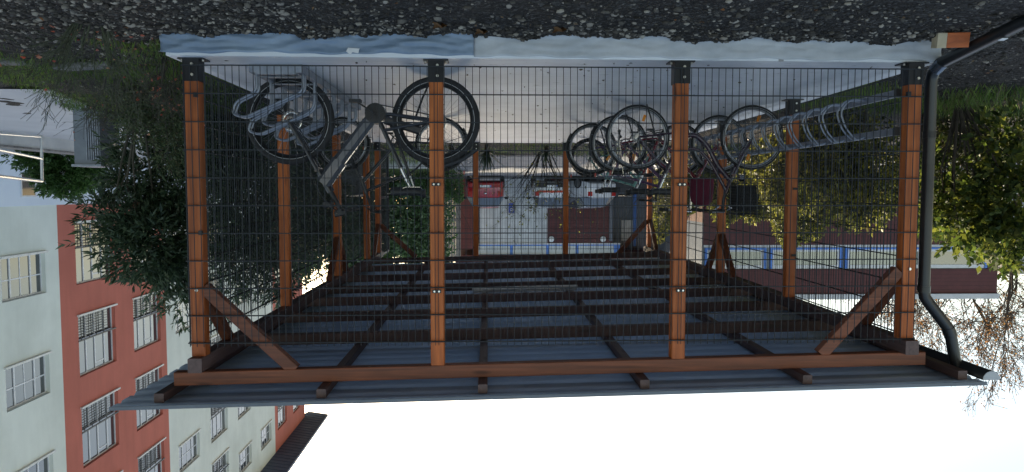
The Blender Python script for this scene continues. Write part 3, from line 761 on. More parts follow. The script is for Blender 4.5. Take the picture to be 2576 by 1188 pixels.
# cloth bag hung on the red bicycle's handlebar
BAGM=mat('dark_red_cloth',(.13,.012,.035),(.09,.008,.025),8,.85,0,.3,30)
bag=empty('cloth_bag',(-2.52,8.72,.80),'dark red cloth bag hanging from the silver handlebar of the red bicycle','bag')
vs=[];n=14
for (z,w,d) in ((.80,.10,.05),(.815,.14,.075),(.95,.145,.08),(1.08,.125,.06),(1.135,.075,.035)):
    for k in range(n):
        a=2*math.pi*k/n; q=1+.06*math.sin(3*a+z*20); vs.append((-2.54+w*math.cos(a)*q,8.72+d*math.sin(a)*q,z))
fs=[(i*n+k,i*n+(k+1)%n,(i+1)*n+(k+1)%n,(i+1)*n+k) for i in range(4) for k in range(n)]+[tuple(range(n-1,-1,-1)),tuple(4*n+k for k in range(n))]
MB().add(vs,fs).build('bag_body',BAGM,bag,True)
mb=MB()
for s in (-.02,.02): mb.tube(arc([(-2.59,8.72+s,1.12),(-2.56,8.74+s,1.20),(-2.50,8.74+s,1.20),(-2.47,8.72+s,1.12)],4,.4),.008,6)
mb.build('bag_handles',BAGM,bag,True)
# timber offcut beside the pipe
oc=empty('timber_offcut',(-3.12,5.02,-.12),'short orange stained timber offcut with a raw pale cut end, lying beside the drain pipe','timber')
mb=MB(); mb.beam((-3.145,5.07,-.09),(-3.285,5.045,-.09),.10,.10,(.35,.25,1),.003); mb.build('stained_block',wood('orange_offcut','x',(.66,.17,.04),(.55,.13,.03),(.4,.09,.02)),oc)
mb=MB(); mb.beam((-3.085,5.081,-.09),(-3.1435,5.0703,-.09),.102,.102,(.35,.25,1),.003); mb.build('raw_end',mat('raw_wood',(.55,.47,.33),(.45,.37,.25),9,.8),oc)

# ------------------------------------------------------------------ big rendered building (photo's left)
BXF=15.4
bld=empty('apartment_building',(BXF,40,-.1),'tall building with pale and brick red rendered bays and a dark overhanging roof','building')
def render_mat(name,c,dirt):
    m,n,b=nt(name); v=coords(n,(1,1.1,.12)); x=noise(n,v,1.6,6,.65); r=ramp(n,[tuple(k*dirt for k in c),c,tuple(min(1,k*1.05) for k in c)],(.30,.52,.75)); n.links.new(x.outputs['Fac'],r.inputs['Fac'])
    y=noise(n,coords(n,.35),1,5,.6); r2=ramp(n,[(.86,.86,.85),(1,1,1)],(.35,.6)); n.links.new(y.outputs['Fac'],r2.inputs['Fac'])
    mx=n.nodes.new('ShaderNodeMix'); mx.data_type='RGBA'; mx.blend_type='MULTIPLY'; mx.inputs[0].default_value=1; n.links.new(r.outputs['Color'],mx.inputs[6]); n.links.new(r2.outputs['Color'],mx.inputs[7])
    n.links.new(mx.outputs[2],b.inputs['Base Color']); b.inputs['Roughness'].default_value=.9; bump(n,b,noise(n,coords(n,1),60,5).outputs['Fac'],.35,.015); return m
WHT=render_mat('pale_render',(.76,.79,.72),.95); RED=render_mat('red_render',(.58,.16,.115),.9)
PLN=mat('white_plinth_render',(.72,.78,.85),(.68,.74,.82),1.0,.85,0,.15,60)
WFR=mat('white_window_frame',(.74,.75,.76),None,3,.4); GLS=glassmat('window_glass',(.035,.045,.055)); BAR=mat('dark_bars',(.04,.042,.045),None,4,.5)
SILL=mat('white_sill',(.75,.74,.70),None,5,.5); CURT=mat('pale_curtain',(.60,.63,.66),(.48,.52,.56),12,.9)
holes=[]
sq=[2.19+3.54*k+H0 for k in range(5)]; tall=[1.25+3.52*k+H0 for k in range(5)]
colsW=[(18.6,21.2,'sq'),(23.75,26.1,'sq'),(36.55,39.15,'sq'),(45.2,47.6,'sq'),(49.6,52.0,'sq'),(57.9,59.9,'sq')]
colsT=[(28.0,30.75,'tall'),(32.3,34.9,'tall'),(40.8,43.4,'tall'),(53.6,56.0,'tall')]
wins=[]
for (a,b,k) in colsW+colsT:
    for r_ in range(5):
        z0=(sq if k=='sq' else tall)[r_]; h=1.42 if k=='sq' else 2.34
        wins.append((a,b,z0,z0+h,k))
def holed_wall(name, y0, y1, z0, z1, holes, m, label):
    hs=[h for h in holes if h[0]>y0 and h[1]<y1]
    Y=sorted({y0,y1}|{h[0] for h in hs}|{h[1] for h in hs}); Z=sorted({z0,z1}|{h[2] for h in hs}|{h[3] for h in hs})
    mb=MB()
    for i in range(len(Y)-1):
        for j in range(len(Z)-1):
            yc=(Y[i]+Y[i+1])/2; zc=(Z[j]+Z[j+1])/2
            if any(h[0]<yc<h[1] and h[2]<zc<h[3] for h in hs): continue
            mb.add([(BXF,Y[i],Z[j]),(BXF,Y[i+1],Z[j]),(BXF,Y[i+1],Z[j+1]),(BXF,Y[i],Z[j+1])],[(0,1,2,3)])
    for (a,b,c,d,*_) in hs:
        D=BXF+.30
        mb.add([(BXF,a,c),(D,a,c),(D,a,d),(BXF,a,d)],[(0,1,2,3)]); mb.add([(BXF,b,c),(D,b,c),(D,b,d),(BXF,b,d)],[(3,2,1,0)])
        mb.add([(BXF,a,c),(D,a,c),(D,b,c),(BXF,b,c)],[(3,2,1,0)]); mb.add([(BXF,a,d),(D,a,d),(D,b,d),(BXF,b,d)],[(0,1,2,3)])
    o=mb.build(name,m,bld); o['label']=label; return o
ZT=20.0; ZP=1.5
secs=[(14,26.9,WHT,'pale bay nearest the railing'),(26.9,35.5,RED,'red bay beside the near pale bay'),(35.5,52.9,WHT,'wide pale bay between the red ones'),(52.9,61.4,RED,'red bay at the far corner')]
for (a,b,m,l) in secs: holed_wall('wall',a,b,ZP,ZT,wins,m,l)
for y in (61.4,14.0):
    mb=MB(); mb.box(BXF+.02,BXF+12,y-.02,y+.02,-.3,ZT); mb.build('gable_wall',WHT,bld)
mb=MB(); mb.box(BXF+.6,BXF+12,14.1,61.3,-.3,ZT-.05); mb.build('interior_core',mat('dim_interior',(.10,.095,.09),None,3,.9),bld)
mb=MB(); mb.box(BXF-.04,BXF+.6,14.0,61.4,-.4,ZP); mb.build('plinth',PLN,bld)
# window prototypes (local: y along wall, z up, x into wall)
def win_proto(w,h,kind):
    mb=MB(); t=.055; d0,d1=.14,.20
    def fr(y0,y1,z0,z1,tt=t): 
        mb.box(d0,d1,y0,y0+tt,z0,z1); mb.box(d0,d1,y1-tt,y1,z0,z1); mb.box(d0,d1,y0+tt,y1-tt,z0,z0+tt); mb.box(d0,d1,y0+tt,y1-tt,z1-tt,z1)
    fr(0,w,0,h,.06)
    if kind=='sq':
        a,b=w*.27,w*.73
        for y in (a,b): mb.box(d0-.005,d1+.005,y-.032,y+.032,.06,h-.06)
        for (y0,y1) in ((.06,a-.04),(b+.04,w-.06)): mb.box(d0+.01,d1-.01,y0,y1,h*.52,h*.52+.045)
        mb.box(d0+.01,d1-.01,a+.04,b-.04,h*.52,h*.52+.045); mb.box(d0+.012,d1-.012,w/2-.02,w/2+.02,.06,h-.06)
    else:
        for q in (.27,.5,.76): mb.box(d0-.005,d1+.005,w*q-.028,w*q+.028,.06,h-.06)
        mb.box(d0-.02,d1-.005,.06,w-.06,h*.40,h*.40+.07); mb.box(d0+.01,d1-.01,w*.5+.04,w*.76-.04,h*.88,h*.88+.05)
    f=mb.build('window',WFR,None)
    mb=MB(); mb.box(.165,.175,.05,w-.05,.05,h-.05); mb.build('pane',GLS,f)
    mb=MB(); mb.box(-.09,.14,-.06,w+.06,-.05,.015); mb.build('sill',SILL,f)
    mb=MB()
    if kind=='sq': mb.box(.26,.27,.06,w*.42,.05,h-.05)
    else: mb.box(.26,.27,.06,w*.55,h*.42,h-.05)
    mb.build('curtain',CURT,f)
    if kind=='tall':
        mb=MB()
        for k in range(8): mb.box(.05,.07,.08,w-.45,.08+.105*k,.098+.105*k)
        for q in (.1,.3,.5,.7): mb.box(.048,.072,w*q,w*q+.02,.03,h*.41)
        mb.box(-.02,.03,-.02,w+.02,h*.40,h*.40+.05)
        mb.build('grille',BAR,f)
    return f
pS=win_proto(2.45,1.42,'sq'); pT=win_proto(2.55,2.34,'tall')
used={'sq':False,'tall':False}
for (a,b,z0,z1,k) in wins:
    pr=pS if k=='sq' else pT; w0=2.45 if k=='sq' else 2.55
    c=pr if not used[k] else copy_tree(pr); used[k]=True
    c.parent=bld; c.location=Vector((BXF,a,z0))-Vector(bld.location); c.scale=(1,(b-a)/w0,1)
    for ch in [x for x in S.objects if x.parent is c and x.name.startswith('curtain')]:
        q=rng.random(); ch.scale=(1,rng.uniform(.5,2.0) if q>.72 else .10,1 if q>.7 else rng.uniform(.5,1))
# basement windows
for (a,b) in ((19.0,20.0),(22.3,23.0),(24.9,25.6)):
    mb=MB(); mb.box(BXF-.05,BXF-.043,a,b,.45,1.15); w=mb.build('basement_window',GLS,bld)
    mb=MB(); 
    for (p,q,r1,r2) in ((a-.05,a,.4,1.2),(b,b+.05,.4,1.2),(a,b,.4,.45),(a,b,1.15,1.2)): mb.box(BXF-.062,BXF-.035,p,q,r1,r2)
    mb.build('window_frame',WFR,w)
RF=mat('dark_roof_metal',(.05,.085,.15),(.04,.07,.125),2,.5,.1)
mb=MB(); mb.add([(BXF-1.6,13,20.0+.28),(BXF-1.6,63.0,20.28),(BXF+.05,63.0,20.02),(BXF+.05,13,20.02),(BXF-1.6,13,20.46),(BXF-1.6,63.0,20.46),(BXF+7,63.0,23.5),(BXF+7,13,23.5)],[(0,1,2,3),(4,7,6,5),(0,4,5,1),(1,5,6,2),(0,3,7,4)])
for i in range(90): y=13.2+.55*i; mb.beam((BXF-1.58,y,20.27),(BXF+.02,y,20.02),.05,.03)
mb.build('roof',RF,bld)

# ------------------------------------------------------------------ low pavilion (behind the shelter)
pav=empty('pavilion',(-6,34,.3),'long low pavilion with maroon siding, blue framed windows and white cladding behind the shelter','building')
def siding(name,c1,c2,axis,per):
    m,n,b=nt(name); t=n.nodes.new('ShaderNodeTexCoord'); s=n.nodes.new('ShaderNodeSeparateXYZ'); n.links.new(t.outputs['Object'],s.inputs[0])
    k=n.nodes.new('ShaderNodeMath'); k.operation='MULTIPLY'; k.inputs[1].default_value=1/per; n.links.new(s.outputs[axis],k.inputs[0])
    fr=n.nodes.new('ShaderNodeMath'); fr.operation='FRACT'; n.links.new(k.outputs[0],fr.inputs[0])
    r=ramp(n,[c2,c1,c1],(.03,.10,.9)); n.links.new(fr.outputs[0],r.inputs['Fac'])
    x=noise(n,coords(n,1.3),2,4); r2=ramp(n,[(.82,.82,.82),(1.1,1.1,1.1)],(.3,.7)); n.links.new(x.outputs['Fac'],r2.inputs['Fac'])
    mx=n.nodes.new('ShaderNodeMix'); mx.data_type='RGBA'; mx.blend_type='MULTIPLY'; mx.inputs[0].default_value=1
    n.links.new(r.outputs['Color'],mx.inputs[6]); n.links.new(r2.outputs['Color'],mx.inputs[7]); n.links.new(mx.outputs[2],b.inputs['Base Color'])
    b.inputs['Roughness'].default_value=.65; bump(n,b,fr.outputs[0],.5,.02); return m
MAR=siding('maroon_siding',(.115,.030,.032),(.05,.014,.015),'Z',.16); WCL=siding('white_cladding',(.60,.62,.63),(.40,.42,.44),'X',.28)
BLU=mat('blue_window_paint',(.06,.24,.72),None,4,.45); FAS=mat('white_fascia',(.62,.64,.66),None,3,.5); GWL=mat('grey_blue_wall',(.17,.21,.26),None,2,.6); PNK=mat('pinkish_brick',(.36,.22,.17),(.28,.16,.12),5,.85,0,.3,20)
YA=30.0; sA=1858/YA
def ax(p,Y=YA): return px(p,560,Y)[0]
def az(p,Y=YA): return px(1700,p,Y)[2]
def prt(mb,name,m,p=pav,sm=False): return mb.build(name,m,p,sm)
xa,xb=ax(2515),ax(1770)
mb=MB(); mb.box(xa,xb,YA,YA+9,-.2,az(617)); prt(mb,'lower_wall',MAR)
mb=MB(); mb.box(xa,xb,YA,YA+9,az(679),az(741)); prt(mb,'upper_wall',MAR)
mb=MB(); mb.box(xa,ax(2490),YA,YA+9,az(617),az(679)); prt(mb,'corner_pier',MAR)
mb=MB(); mb.box(xa-.02,xb+.12,YA-.15,YA+9.2,az(741),az(754)); prt(mb,'fascia',FAS)
mb=MB(); mb.box(xb-.001,xb+.03,YA+.02,YA+9,az(560),az(741)); prt(mb,'side_wall',GWL)
mb=MB(); mb.box(xb-.001,xb+.04,YA+.02,YA+9,-.2,az(560)); prt(mb,'side_brick_wall',PNK)
# window band: blue frames, white lights
bx=[2490,2333,2125,1985,1900,1845,1790]
mb=MB(); mb.box(ax(2490),ax(1772),YA+.02,YA+.09,az(617),az(623)); prt(mb,'window_ledge',FAS)
for i,(p,q) in enumerate([(2488,2330),(2326,2130),(2122,1940),(1930,1775)]):
    x0,x1=ax(p),ax(q); z0,z1=az(624),az(677); mb=MB(); t=.10
    for (a,b,c,d) in ((x0,x0+t,z0,z1),(x1-t,x1,z0,z1),(x0+t,x1-t,z0,z0+t*.8)): mb.box(a,b,YA+.0,YA+.10,c,d)
    w=prt(mb,'window',BLU)
    mb=MB(); t2=.09
    for (a,b,c,d) in ((x0+t,x0+t+t2,z0+.08,z1),(x1-t-t2,x1-t,z0+.08,z1),(x0+t+t2,x1-t-t2,z0+.08,z0+.08+t2),(x0+t+t2,x1-t-t2,z1-t2*1.6,z1)): mb.box(a,b,YA+.04,YA+.11,c,d)
    mb.build('inner_frame',WFR,w)
    mb=MB(); mb.box(x0+t+t2,x1-t-t2,YA+.09,YA+.10,z0+.16,z1-.14); mb.build('pane',glassmat('pale_pane_'+str(i),(.10,.12,.11) if i else (.16,.11,.07),.08),w)
    mb=MB(); mb.box(x0+t+t2,x0+t+t2+(x1-x0)*(.32 if i else .12),YA+.12,YA+.13,z0+.16,z1-.14); mb.build('curtain',CURT,w)
mb=MB(); mb.box(ax(2490),xb,YA+.14,YA+.16,az(617),az(679)); prt(mb,'window_backing',mat('pale_blind',(.42,.46,.45),(.30,.33,.32),2.5,.9))
YB2=38.0
def bx_(px): return ax(px,YB2)
def bz_(py): return az(py,YB2)
z0=.1
mb=MB(); mb.box(bx_(1377),bx_(1205),YB2,YB2+8,z0,bz_(611.2)); prt(mb,'cladding',WCL)
mb=MB(); mb.box(bx_(1540),bx_(1377)-.003,YB2-.05,YB2+8,z0,bz_(611)); prt(mb,'maroon_panel',MAR)
mb=MB(); mb.box(bx_(1204),bx_(1146),YB2-.10,YB2+8,z0,bz_(626)); prt(mb,'maroon_pier',MAR)
mb=MB(); mb.box(bx_(1560),bx_(1205)-.002,YB2-.10,YB2+.1,bz_(611)+.002,bz_(614.5)); prt(mb,'white_band',FAS)
mb=MB(); mb.box(bx_(1560),bx_(1205),YB2+.03,YB2+.2,bz_(614.6),bz_(640)); prt(mb,'blue_window_band',BLU)
for (p,q) in ((1204,1283),(1290,1374),(1382,1448),(1456,1545)):
    mb=MB(); mb.box(bx_(q),bx_(p),YB2+.0,YB2+.028,bz_(618),bz_(639)); prt(mb,'window',mat('bright_pane'+str(p),(.5,.56,.6),(.35,.42,.5),1.5,.15))
mb=MB(); mb.box(bx_(1650),bx_(1146),YB2-.3,YB2+8,bz_(640.2),bz_(680)); prt(mb,'top_wall',MAR)
for lx in (1386.7,1516.7):
    mb=MB(); mb.ball((bx_(lx),YB2-.10,bz_(600.8)),.155,.08,.155,18,10); l=prt(mb,'wall_lamp',mat('opal_glass'+str(int(lx)),(.82,.84,.84),None,3,.25),pav,True)
    mb=MB(); mb.ring((bx_(lx),YB2-.075,bz_(600.8)),.16,.02,'y',24,6); mb.build('lamp_rim',BLK,l)
mb=MB(); mb.tube([(bx_(1536),YB2-.13,.3),(bx_(1536),YB2-.13,bz_(605))],.095,12); prt(mb,'drainpipe',GALV,pav,True)
mb=MB(); mb.box(bx_(1840),bx_(1500),YB2+3.0,YB2+3.2,z0,bz_(700)); prt(mb,'recess_wall',GWL)
mb=MB(); mb.box(bx_(1619),bx_(1589),YB2+2.9,YB2+2.95,bz_(560),bz_(615)); prt(mb,'white_door',WFR)
mb=MB(); mb.box(bx_(1629),bx_(1620),YB2+2.85,YB2+2.95,bz_(480),bz_(630)); prt(mb,'door_post',BLU)
lw=MB(); lw.box(px(1690,460,35.5)[0],px(1424,460,35.5)[0],35.5,35.8,gz(-7,35)-.1,px(1500,484,35.5)[2]); tag(lw.build('low_wall',mat('dark_wall',(.035,.042,.055),(.02,.026,.034),3,.6)),'low dark wall in front of the maroon panel, behind the teal bicycle','wall')
# parking sign on the cladding
sg=empty('parking_sign',(bx_(1287),YB2-.15,bz_(523)),'blue rectangular parking sign with white letter P on the white cladding','sign')
mb=MB(); x,z=bx_(1287),bz_(523); mb.box(x-.15,x+.15,YB2-.16,YB2-.14,z-.24,z+.24); mb.build('sign_plate',mat('sign_blue',(.03,.10,.50),None,4,.4),sg)
mb=MB(); y0=YB2-.168; mb.box(x-.08,x-.035,y0,y0+.006,z-.14,z+.17); 
n=10; out=[];inn=[]
for i in range(n+1):
    a=-math.pi/2+math.pi*i/n; out.append((x-.0+.085*math.cos(a),z+.085+.085*math.sin(a))); inn.append((x+.042*math.cos(a),z+.085+.042*math.sin(a)))
o_=[(x-.035,z)]+out+[(x-.035,z+.17)]; i_=[(x-.035,z+.043)]+inn+[(x-.035,z+.127)]
k=len(o_); mb.add([(p[0],y0,p[1]) for p in o_]+[(p[0],y0,p[1]) for p in i_]+[(p[0],y0+.006,p[1]) for p in o_]+[(p[0],y0+.006,p[1]) for p in i_],
  [(i,i+1,k+i+1,k+i) for i in range(k-1)]+[(2*k+i,3*k+i,3*k+i+1,2*k+i+1) for i in range(k-1)])
mb.build('letter_p',WFR,sg)
mb=MB(); mb.box(x-.32,x+.30,YB2-.2,YB2-.11,z+.29,z+.33); mb.build('sign_ledge',WFR,sg)

# ------------------------------------------------------------------ cars
def car(name,loc,rz,label,bodym,stripe=None,plate=True,group='cars parked in front of the pavilion'):
    root=empty(name,loc,label,'car',group,rz)
    # stations along length (local y, rear at 0 facing the camera -y): halfw bottom, halfw belt, z bottom, z mid, z belt, roof halfw, roof z
    st=[(0.0,.66,.70,.34,.62,.86,.58,.90),(.06,.76,.80,.28,.60,.92,.60,.99),(.45,.82,.86,.22,.60,.95,.60,1.40),(1.0,.84,.87,.20,.60,.96,.60,1.48),(1.9,.84,.87,.20,.60,.95,.61,1.47),(2.55,.84,.87,.20,.60,.94,.60,1.30),(3.1,.84,.86,.20,.58,.90,.62,.97),(3.8,.80,.82,.24,.55,.80,.60,.84),(4.05,.66,.68,.32,.50,.68,.52,.70)]
    rings=[]
    for (y,wb_,wm,zb,zm,zbelt,wr,zr) in st:
        rings.append([(-wb_,y,zb),(-wm,y,zm),(-wm*.985,y,zbelt),(-wr,y,zr-.03),(-wr*.8,y,zr),(wr*.8,y,zr),(wr,y,zr-.03),(wm*.985,y,zbelt),(wm,y,zm),(wb_,y,zb)])
    body=MB(); glass=MB(); n=10
    allv=[p for r_ in rings for p in r_]; fb=[]; fg=[]
    for i in range(len(rings)-1):
        for k in range(n):
            l=(k+1)%n; q=(i*n+k,i*n+l,(i+1)*n+l,(i+1)*n+k)
            isg=(k in (2,6) and 1<=i<=5) or (k in (3,4,5) and i==1) or (k in (3,4,5) and i==5)
            (fg if isg else fb).append(q)
    fb.append(tuple(range(n-1,-1,-1))); fb.append(tuple((len(rings)-1)*n+k for k in range(n)))
    body.add(allv,fb); b=body.build('body',bodym,root,True,True)
    glass.add(allv,fg); glass.build('windows',glassmat('car_glass_'+name,(.05,.07,.09)),root,False,True)
    mb=MB(); mb.beam((-.72,-.02,.42),(.72,-.02,.42),.10,.20,(0,0,1),.03); mb.build('bumper',bodym if not stripe else PLB,root,False,True)
    for s in (-1,1):
        mb=MB(); mb.box(s*.56,s*.76,-.03,.10,.70,.90); mb.build('tail_light',mat('tail_'+name+str(s),(.5,.02,.02),None,9,.2),root,False,True)
        mb=MB(); mb.tube([(s*.86,2.45,.98),(s*.95,2.42,1.0)],.02,6); mb.ball((s*1.0,2.42,1.02),.10,.05,.07); mb.build('mirror',PLB,root,True,True)
        for y in (.72,3.3):
            mb=MB(); mb.ring((s*.78,y,.31),.22,.09,'x',24,8); w=mb.build('wheel',RUB,root,True,True)
            mb=MB(); mb.disc((s*.80,y,.31),.19,.12,'x',18); mb.build('rim',RIM,w,False,True)
    if plate:
        mb=MB(); mb.box(-.26,.26,-.085,-.075,.42,.53); p=mb.build('number_plate',WFR,root,False,True)
        mb=MB(); mb.box(-.26,-.215,-.09,-.086,.42,.53); mb.build('plate_band',BLU,p,False,True)
    mb=MB(); mb.ball((0,.0,.78),.06,.03,.05); mb.build('badge',CHR,root,True,True)
    if stripe:
        mb=MB(); mb.box(-.62,.62,-.025,-.012,.66,.75); mb.build('stripe',stripe,root,False,True)
    mb=MB(); mb.tube([(-.05,.10,1.0),(.35,.24,1.15)],.012,5); mb.build('rear_wiper',PLB,root,False,True)
    return root
YC=33.0
car('red_hatchback',(px(1221,450,YC)[0],YC,gz(0,YC)+.02),0,'red hatchback parked rear-on in front of the white cladding',paint('car_red',(.42,.012,.02),.25))
car('white_hatchback',(px(1388,450,YC)[0],YC,gz(-3,YC)+.02),.04,'white hatchback with a red stripe behind the bare shrub',paint('car_white',(.68,.70,.72),.3),mat('red_stripe',(.75,.06,.02),None,5,.4))
car('white_hatchback',(px(1518,450,YC)[0],YC+.4,gz(-5,YC)+.02),-.5,'plain white hatchback in front of the maroon panel beside the drainpipe',paint('car_white_two',(.66,.67,.70),.3))

# ------------------------------------------------------------------ vegetation
def unit(n):
    d=rng.normal(size=(n,3)); return d/np.linalg.norm(d,axis=1,keepdims=True)
def leaves(centers, dirs, L, W, fold=.25):
    """diamond leaves with a folded midrib; centers/dirs arrays"""
    n=len(centers); d=dirs/np.linalg.norm(dirs,axis=1,keepdims=True)
    s=np.cross(d,unit(n)); s/=np.linalg.norm(s,axis=1,keepdims=True); u=np.cross(s,d)
    L=np.asarray(L).reshape(-1,1)*np.ones((n,1)); W=np.asarray(W).reshape(-1,1)*np.ones((n,1))
    a=centers; b=centers+d*L*.45+s*W*.5+u*W*fold; c=centers+d*L-u*L*.12; e=centers+d*L*.45-s*W*.5+u*W*fold
    v=np.stack([a,b,c,e],1).reshape(-1,3); f=np.arange(4*n).reshape(-1,4)
    return v,f
def clump_points(n, c, rad, nclump, cr, shell=.75):
    """points in clumps scattered in an ellipsoid (so gaps show)"""
    c=np.array(c); rad=np.array(rad)
    cc=unit(nclump)*(rng.uniform(0,1,(nclump,1))**(1-shell*.7))
    idx=rng.integers(0,nclump,n); p=cc[idx]*rad*(1-cr*.6)+ unit(n)*rng.uniform(0,1,(n,1))**.5*cr*rad.mean()
    out=unit(n)*.7+ (p/np.maximum(1e-3,np.linalg.norm(p,axis=1,keepdims=True)))
    return p+c, out
def sprig_points(n, c, rad, nclump, cr, per=8, twig=.2, up=.15, droop=0.):
    m=max(1,n//per); p,o=clump_points(m,c,rad,nclump,cr); o=o+np.array([0,0,up]); o/=np.linalg.norm(o,axis=1,keepdims=True)
    s=np.cross(o,unit(m)); s/=np.linalg.norm(s,axis=1,keepdims=True); u=np.cross(s,o); P=[];D=[]
    tw=twig*rng.uniform(.6,1.3,(m,1))
    for j in range(per):
        t=(j+.5)/per; a=2.4*j; rd=s*math.cos(a)+u*math.sin(a)
        P.append(p+o*tw*t); D.append(o*(.45+.9*t)+rd*(1.0-.65*t)-np.array([0,0,droop]))
    return np.concatenate(P),np.concatenate(D)
EVG=leafmat('dark_evergreen_leaf',[(.018,.036,.018),(.035,.066,.033),(.06,.10,.052),(.095,.14,.085)],.25,.45)
YEL=leafmat('yellow_green_leaf',[(.02,.036,.010),(.045,.075,.016),(.09,.125,.022),(.17,.18,.03),(.035,.06,.014)],.45,.65)
HDG=leafmat('olive_hedge_leaf',[(.02,.028,.01),(.06,.068,.018),(.15,.16,.032),(.30,.29,.05),(.08,.065,.035)],.45)
CON=leafmat('conifer_spray',[(.03,.075,.02),(.055,.12,.03),(.085,.17,.05)],.35)
GRN=leafmat('grass_blade',[(.05,.11,.025),(.10,.18,.04),(.16,.25,.06),(.10,.13,.045),(.13,.11,.06)],.45)
ORL=leafmat('autumn_leaf',[(.22,.09,.03),(.30,.14,.04),(.14,.07,.03),(.34,.20,.07)],.4)
RDL=leafmat('red_autumn_leaf',[(.45,.09,.06),(.5,.2,.13),(.36,.05,.04),(.55,.34,.2)],.4)
BARK=mat('brown_bark',(.07,.055,.042),(.035,.028,.022),14,.9,0,.5,50); TWG=mat('grey_twig',(.085,.078,.06),(.05,.046,.035),10,.9); GTW=mat('green_twig',(.075,.085,.05),(.04,.048,.028),10,.8)
def branches(mb, p, d, L, r, depth, spread=.6, tips=None, up=.15, segs=3, kids=(2,4), r0=.55, rmin=.0012):
    p=Vector(p); d=Vector(d).normalized(); pts=[p]; rs=[r]
    for i in range(segs):
        d=(d+Vector(tuple(rng.normal(0,.13,3)))+Vector((0,0,up*.25))).normalized(); p=p+d*L/segs; pts.append(p); rs.append(max(rmin,r*(1-.5*(i+1)/segs)))
        if tips is not None: tips.append((p.copy(),d.copy()))
    mb.tube(pts,rs,5 if r<.02 else 8,cap=False)
    if depth>0:
        for k in range(int(rng.integers(kids[0],kids[1]+1))):
            t=rng.uniform(.35,1); i=min(segs,max(1,int(round(t*segs)))); q=pts[i]
            nd=(d+Vector(tuple(rng.normal(0,spread,3)))+Vector((0,0,up))).normalized()
            branches(mb,q,nd,L*rng.uniform(.5,.8),max(rmin,rs[i]*r0),depth-1,spread,tips,up,segs,kids,r0,rmin)
def shrub(name,label,cat,base,parts,m,L,W,n,stems=6,group=None,barkm=BARK,droop=.0,cl=26,cr=.30,sh=.06,per=8,twig=.2):
    """parts: list of (center, radii) ellipsoids; leaves in clumps plus stems from the base"""
    root=empty(name,base,label,cat,group)
    vol=[rx*ry*rz for (_,(rx,ry,rz)) in parts]; V=[];F=[];o=0
    for (c,rad),vv in zip(parts,vol):
        k=int(n*vv/sum(vol)); p,d=sprig_points(k,c,rad,cl,cr,per,twig,.15,droop); k=len(p)
        p[:,2]=np.maximum(p[:,2],base[2]+.03)
        v,f=leaves(p,d,rng.uniform(.6,1.25,k)*L,rng.uniform(.7,1.2,k)*W); V.append(v);F.append(f+o);o+=len(v)
    fastmesh('foliage',np.concatenate(V),np.concatenate(F),m,root)
    mb=MB()
    for (c,rad) in parts:
        for i in range(stems):
            t=Vector(c)+Vector((rad[0]*rng.uniform(-.7,.7),rad[1]*rng.uniform(-.7,.7),rad[2]*rng.uniform(-.2,.8)))
            b=Vector(base)+Vector((rng.uniform(-.02,.02),rng.uniform(-.02,.02),-.03)); m1=b.lerp(t,.5)+Vector((rng.uniform(-.1,.1),rng.uniform(-.1,.1),.08))
            mb.tube([b,m1,t],[sh*.35,sh*.25,sh*.1],6)
    mb.build('stem',barkm,root)
    return root
# evergreen shrubs along the photo's left wall
def ell(x,y,Y,rx,rz,ry): return (px(x,y,Y),(rx,ry,rz))
shrub('evergreen_shrub','big dark evergreen shrub with long narrow leaves, beside the corner post of the bent twigs','shrub',(3.75,8.2,-.15),
  [ell(395,600,8.3,.50,.50,.6),ell(330,560,8.2,.42,.36,.4),ell(440,470,8.5,.42,.50,.4),ell(420,690,8.4,.30,.35,.35),ell(462,755,8.5,.16,.28,.25),ell(265,535,8.1,.22,.22,.25),ell(300,630,8.2,.22,.2,.2),ell(345,450,8.6,.36,.3,.3),ell(440,350,8.7,.35,.4,.3),ell(350,360,8.9,.35,.25,.3),ell(245,590,8.1,.16,.16,.2)],EVG,.11,.027,12000,1,barkm=TWG,cr=.36,cl=30,sh=.045,droop=.1)
shrub('evergreen_shrub','dark evergreen shrub pressed against the left mesh wall just behind the corner post','shrub',(3.3,9.6,-.1),
  [ell(600,500,9.8,.55,.8,.55),ell(660,600,9.8,.5,.5,.5),ell(600,670,9.6,.36,.40,.4),ell(560,390,9.8,.5,.5,.4),ell(690,690,10,.24,.4,.3),ell(560,760,9.7,.18,.2,.2),ell(600,330,10,.6,.4,.4)],EVG,.11,.028,13000,1,barkm=TWG,cr=.3,cl=40,sh=.05)
shrub('evergreen_shrub','dark evergreen shrub farther along the left mesh wall, past the second post','shrub',(3.2,12.0,-.06),
  [ell(755,500,12.3,.7,.85,.6),ell(730,620,12.3,.55,.55,.5),ell(790,420,12.5,.6,.6,.5),ell(790,640,12.4,.3,.3,.3),ell(700,380,12.5,.6,.5,.4)],EVG,.13,.036,7500,1,barkm=TWG,cr=.3,cl=40,sh=.05)
shrub('evergreen_shrub','rounded evergreen shrub behind the shelter\'s rear corner, beside the bin','shrub',(4.4,19,.0),
  [ell(830,540,19,1.2,1.0,.9),ell(905,550,20,.9,.95,.8),ell(780,550,19,.8,.9,.8),ell(850,450,19.5,1.4,.6,.8)],EVG,.15,.05,8000,2,barkm=TWG,cr=.3,cl=40)
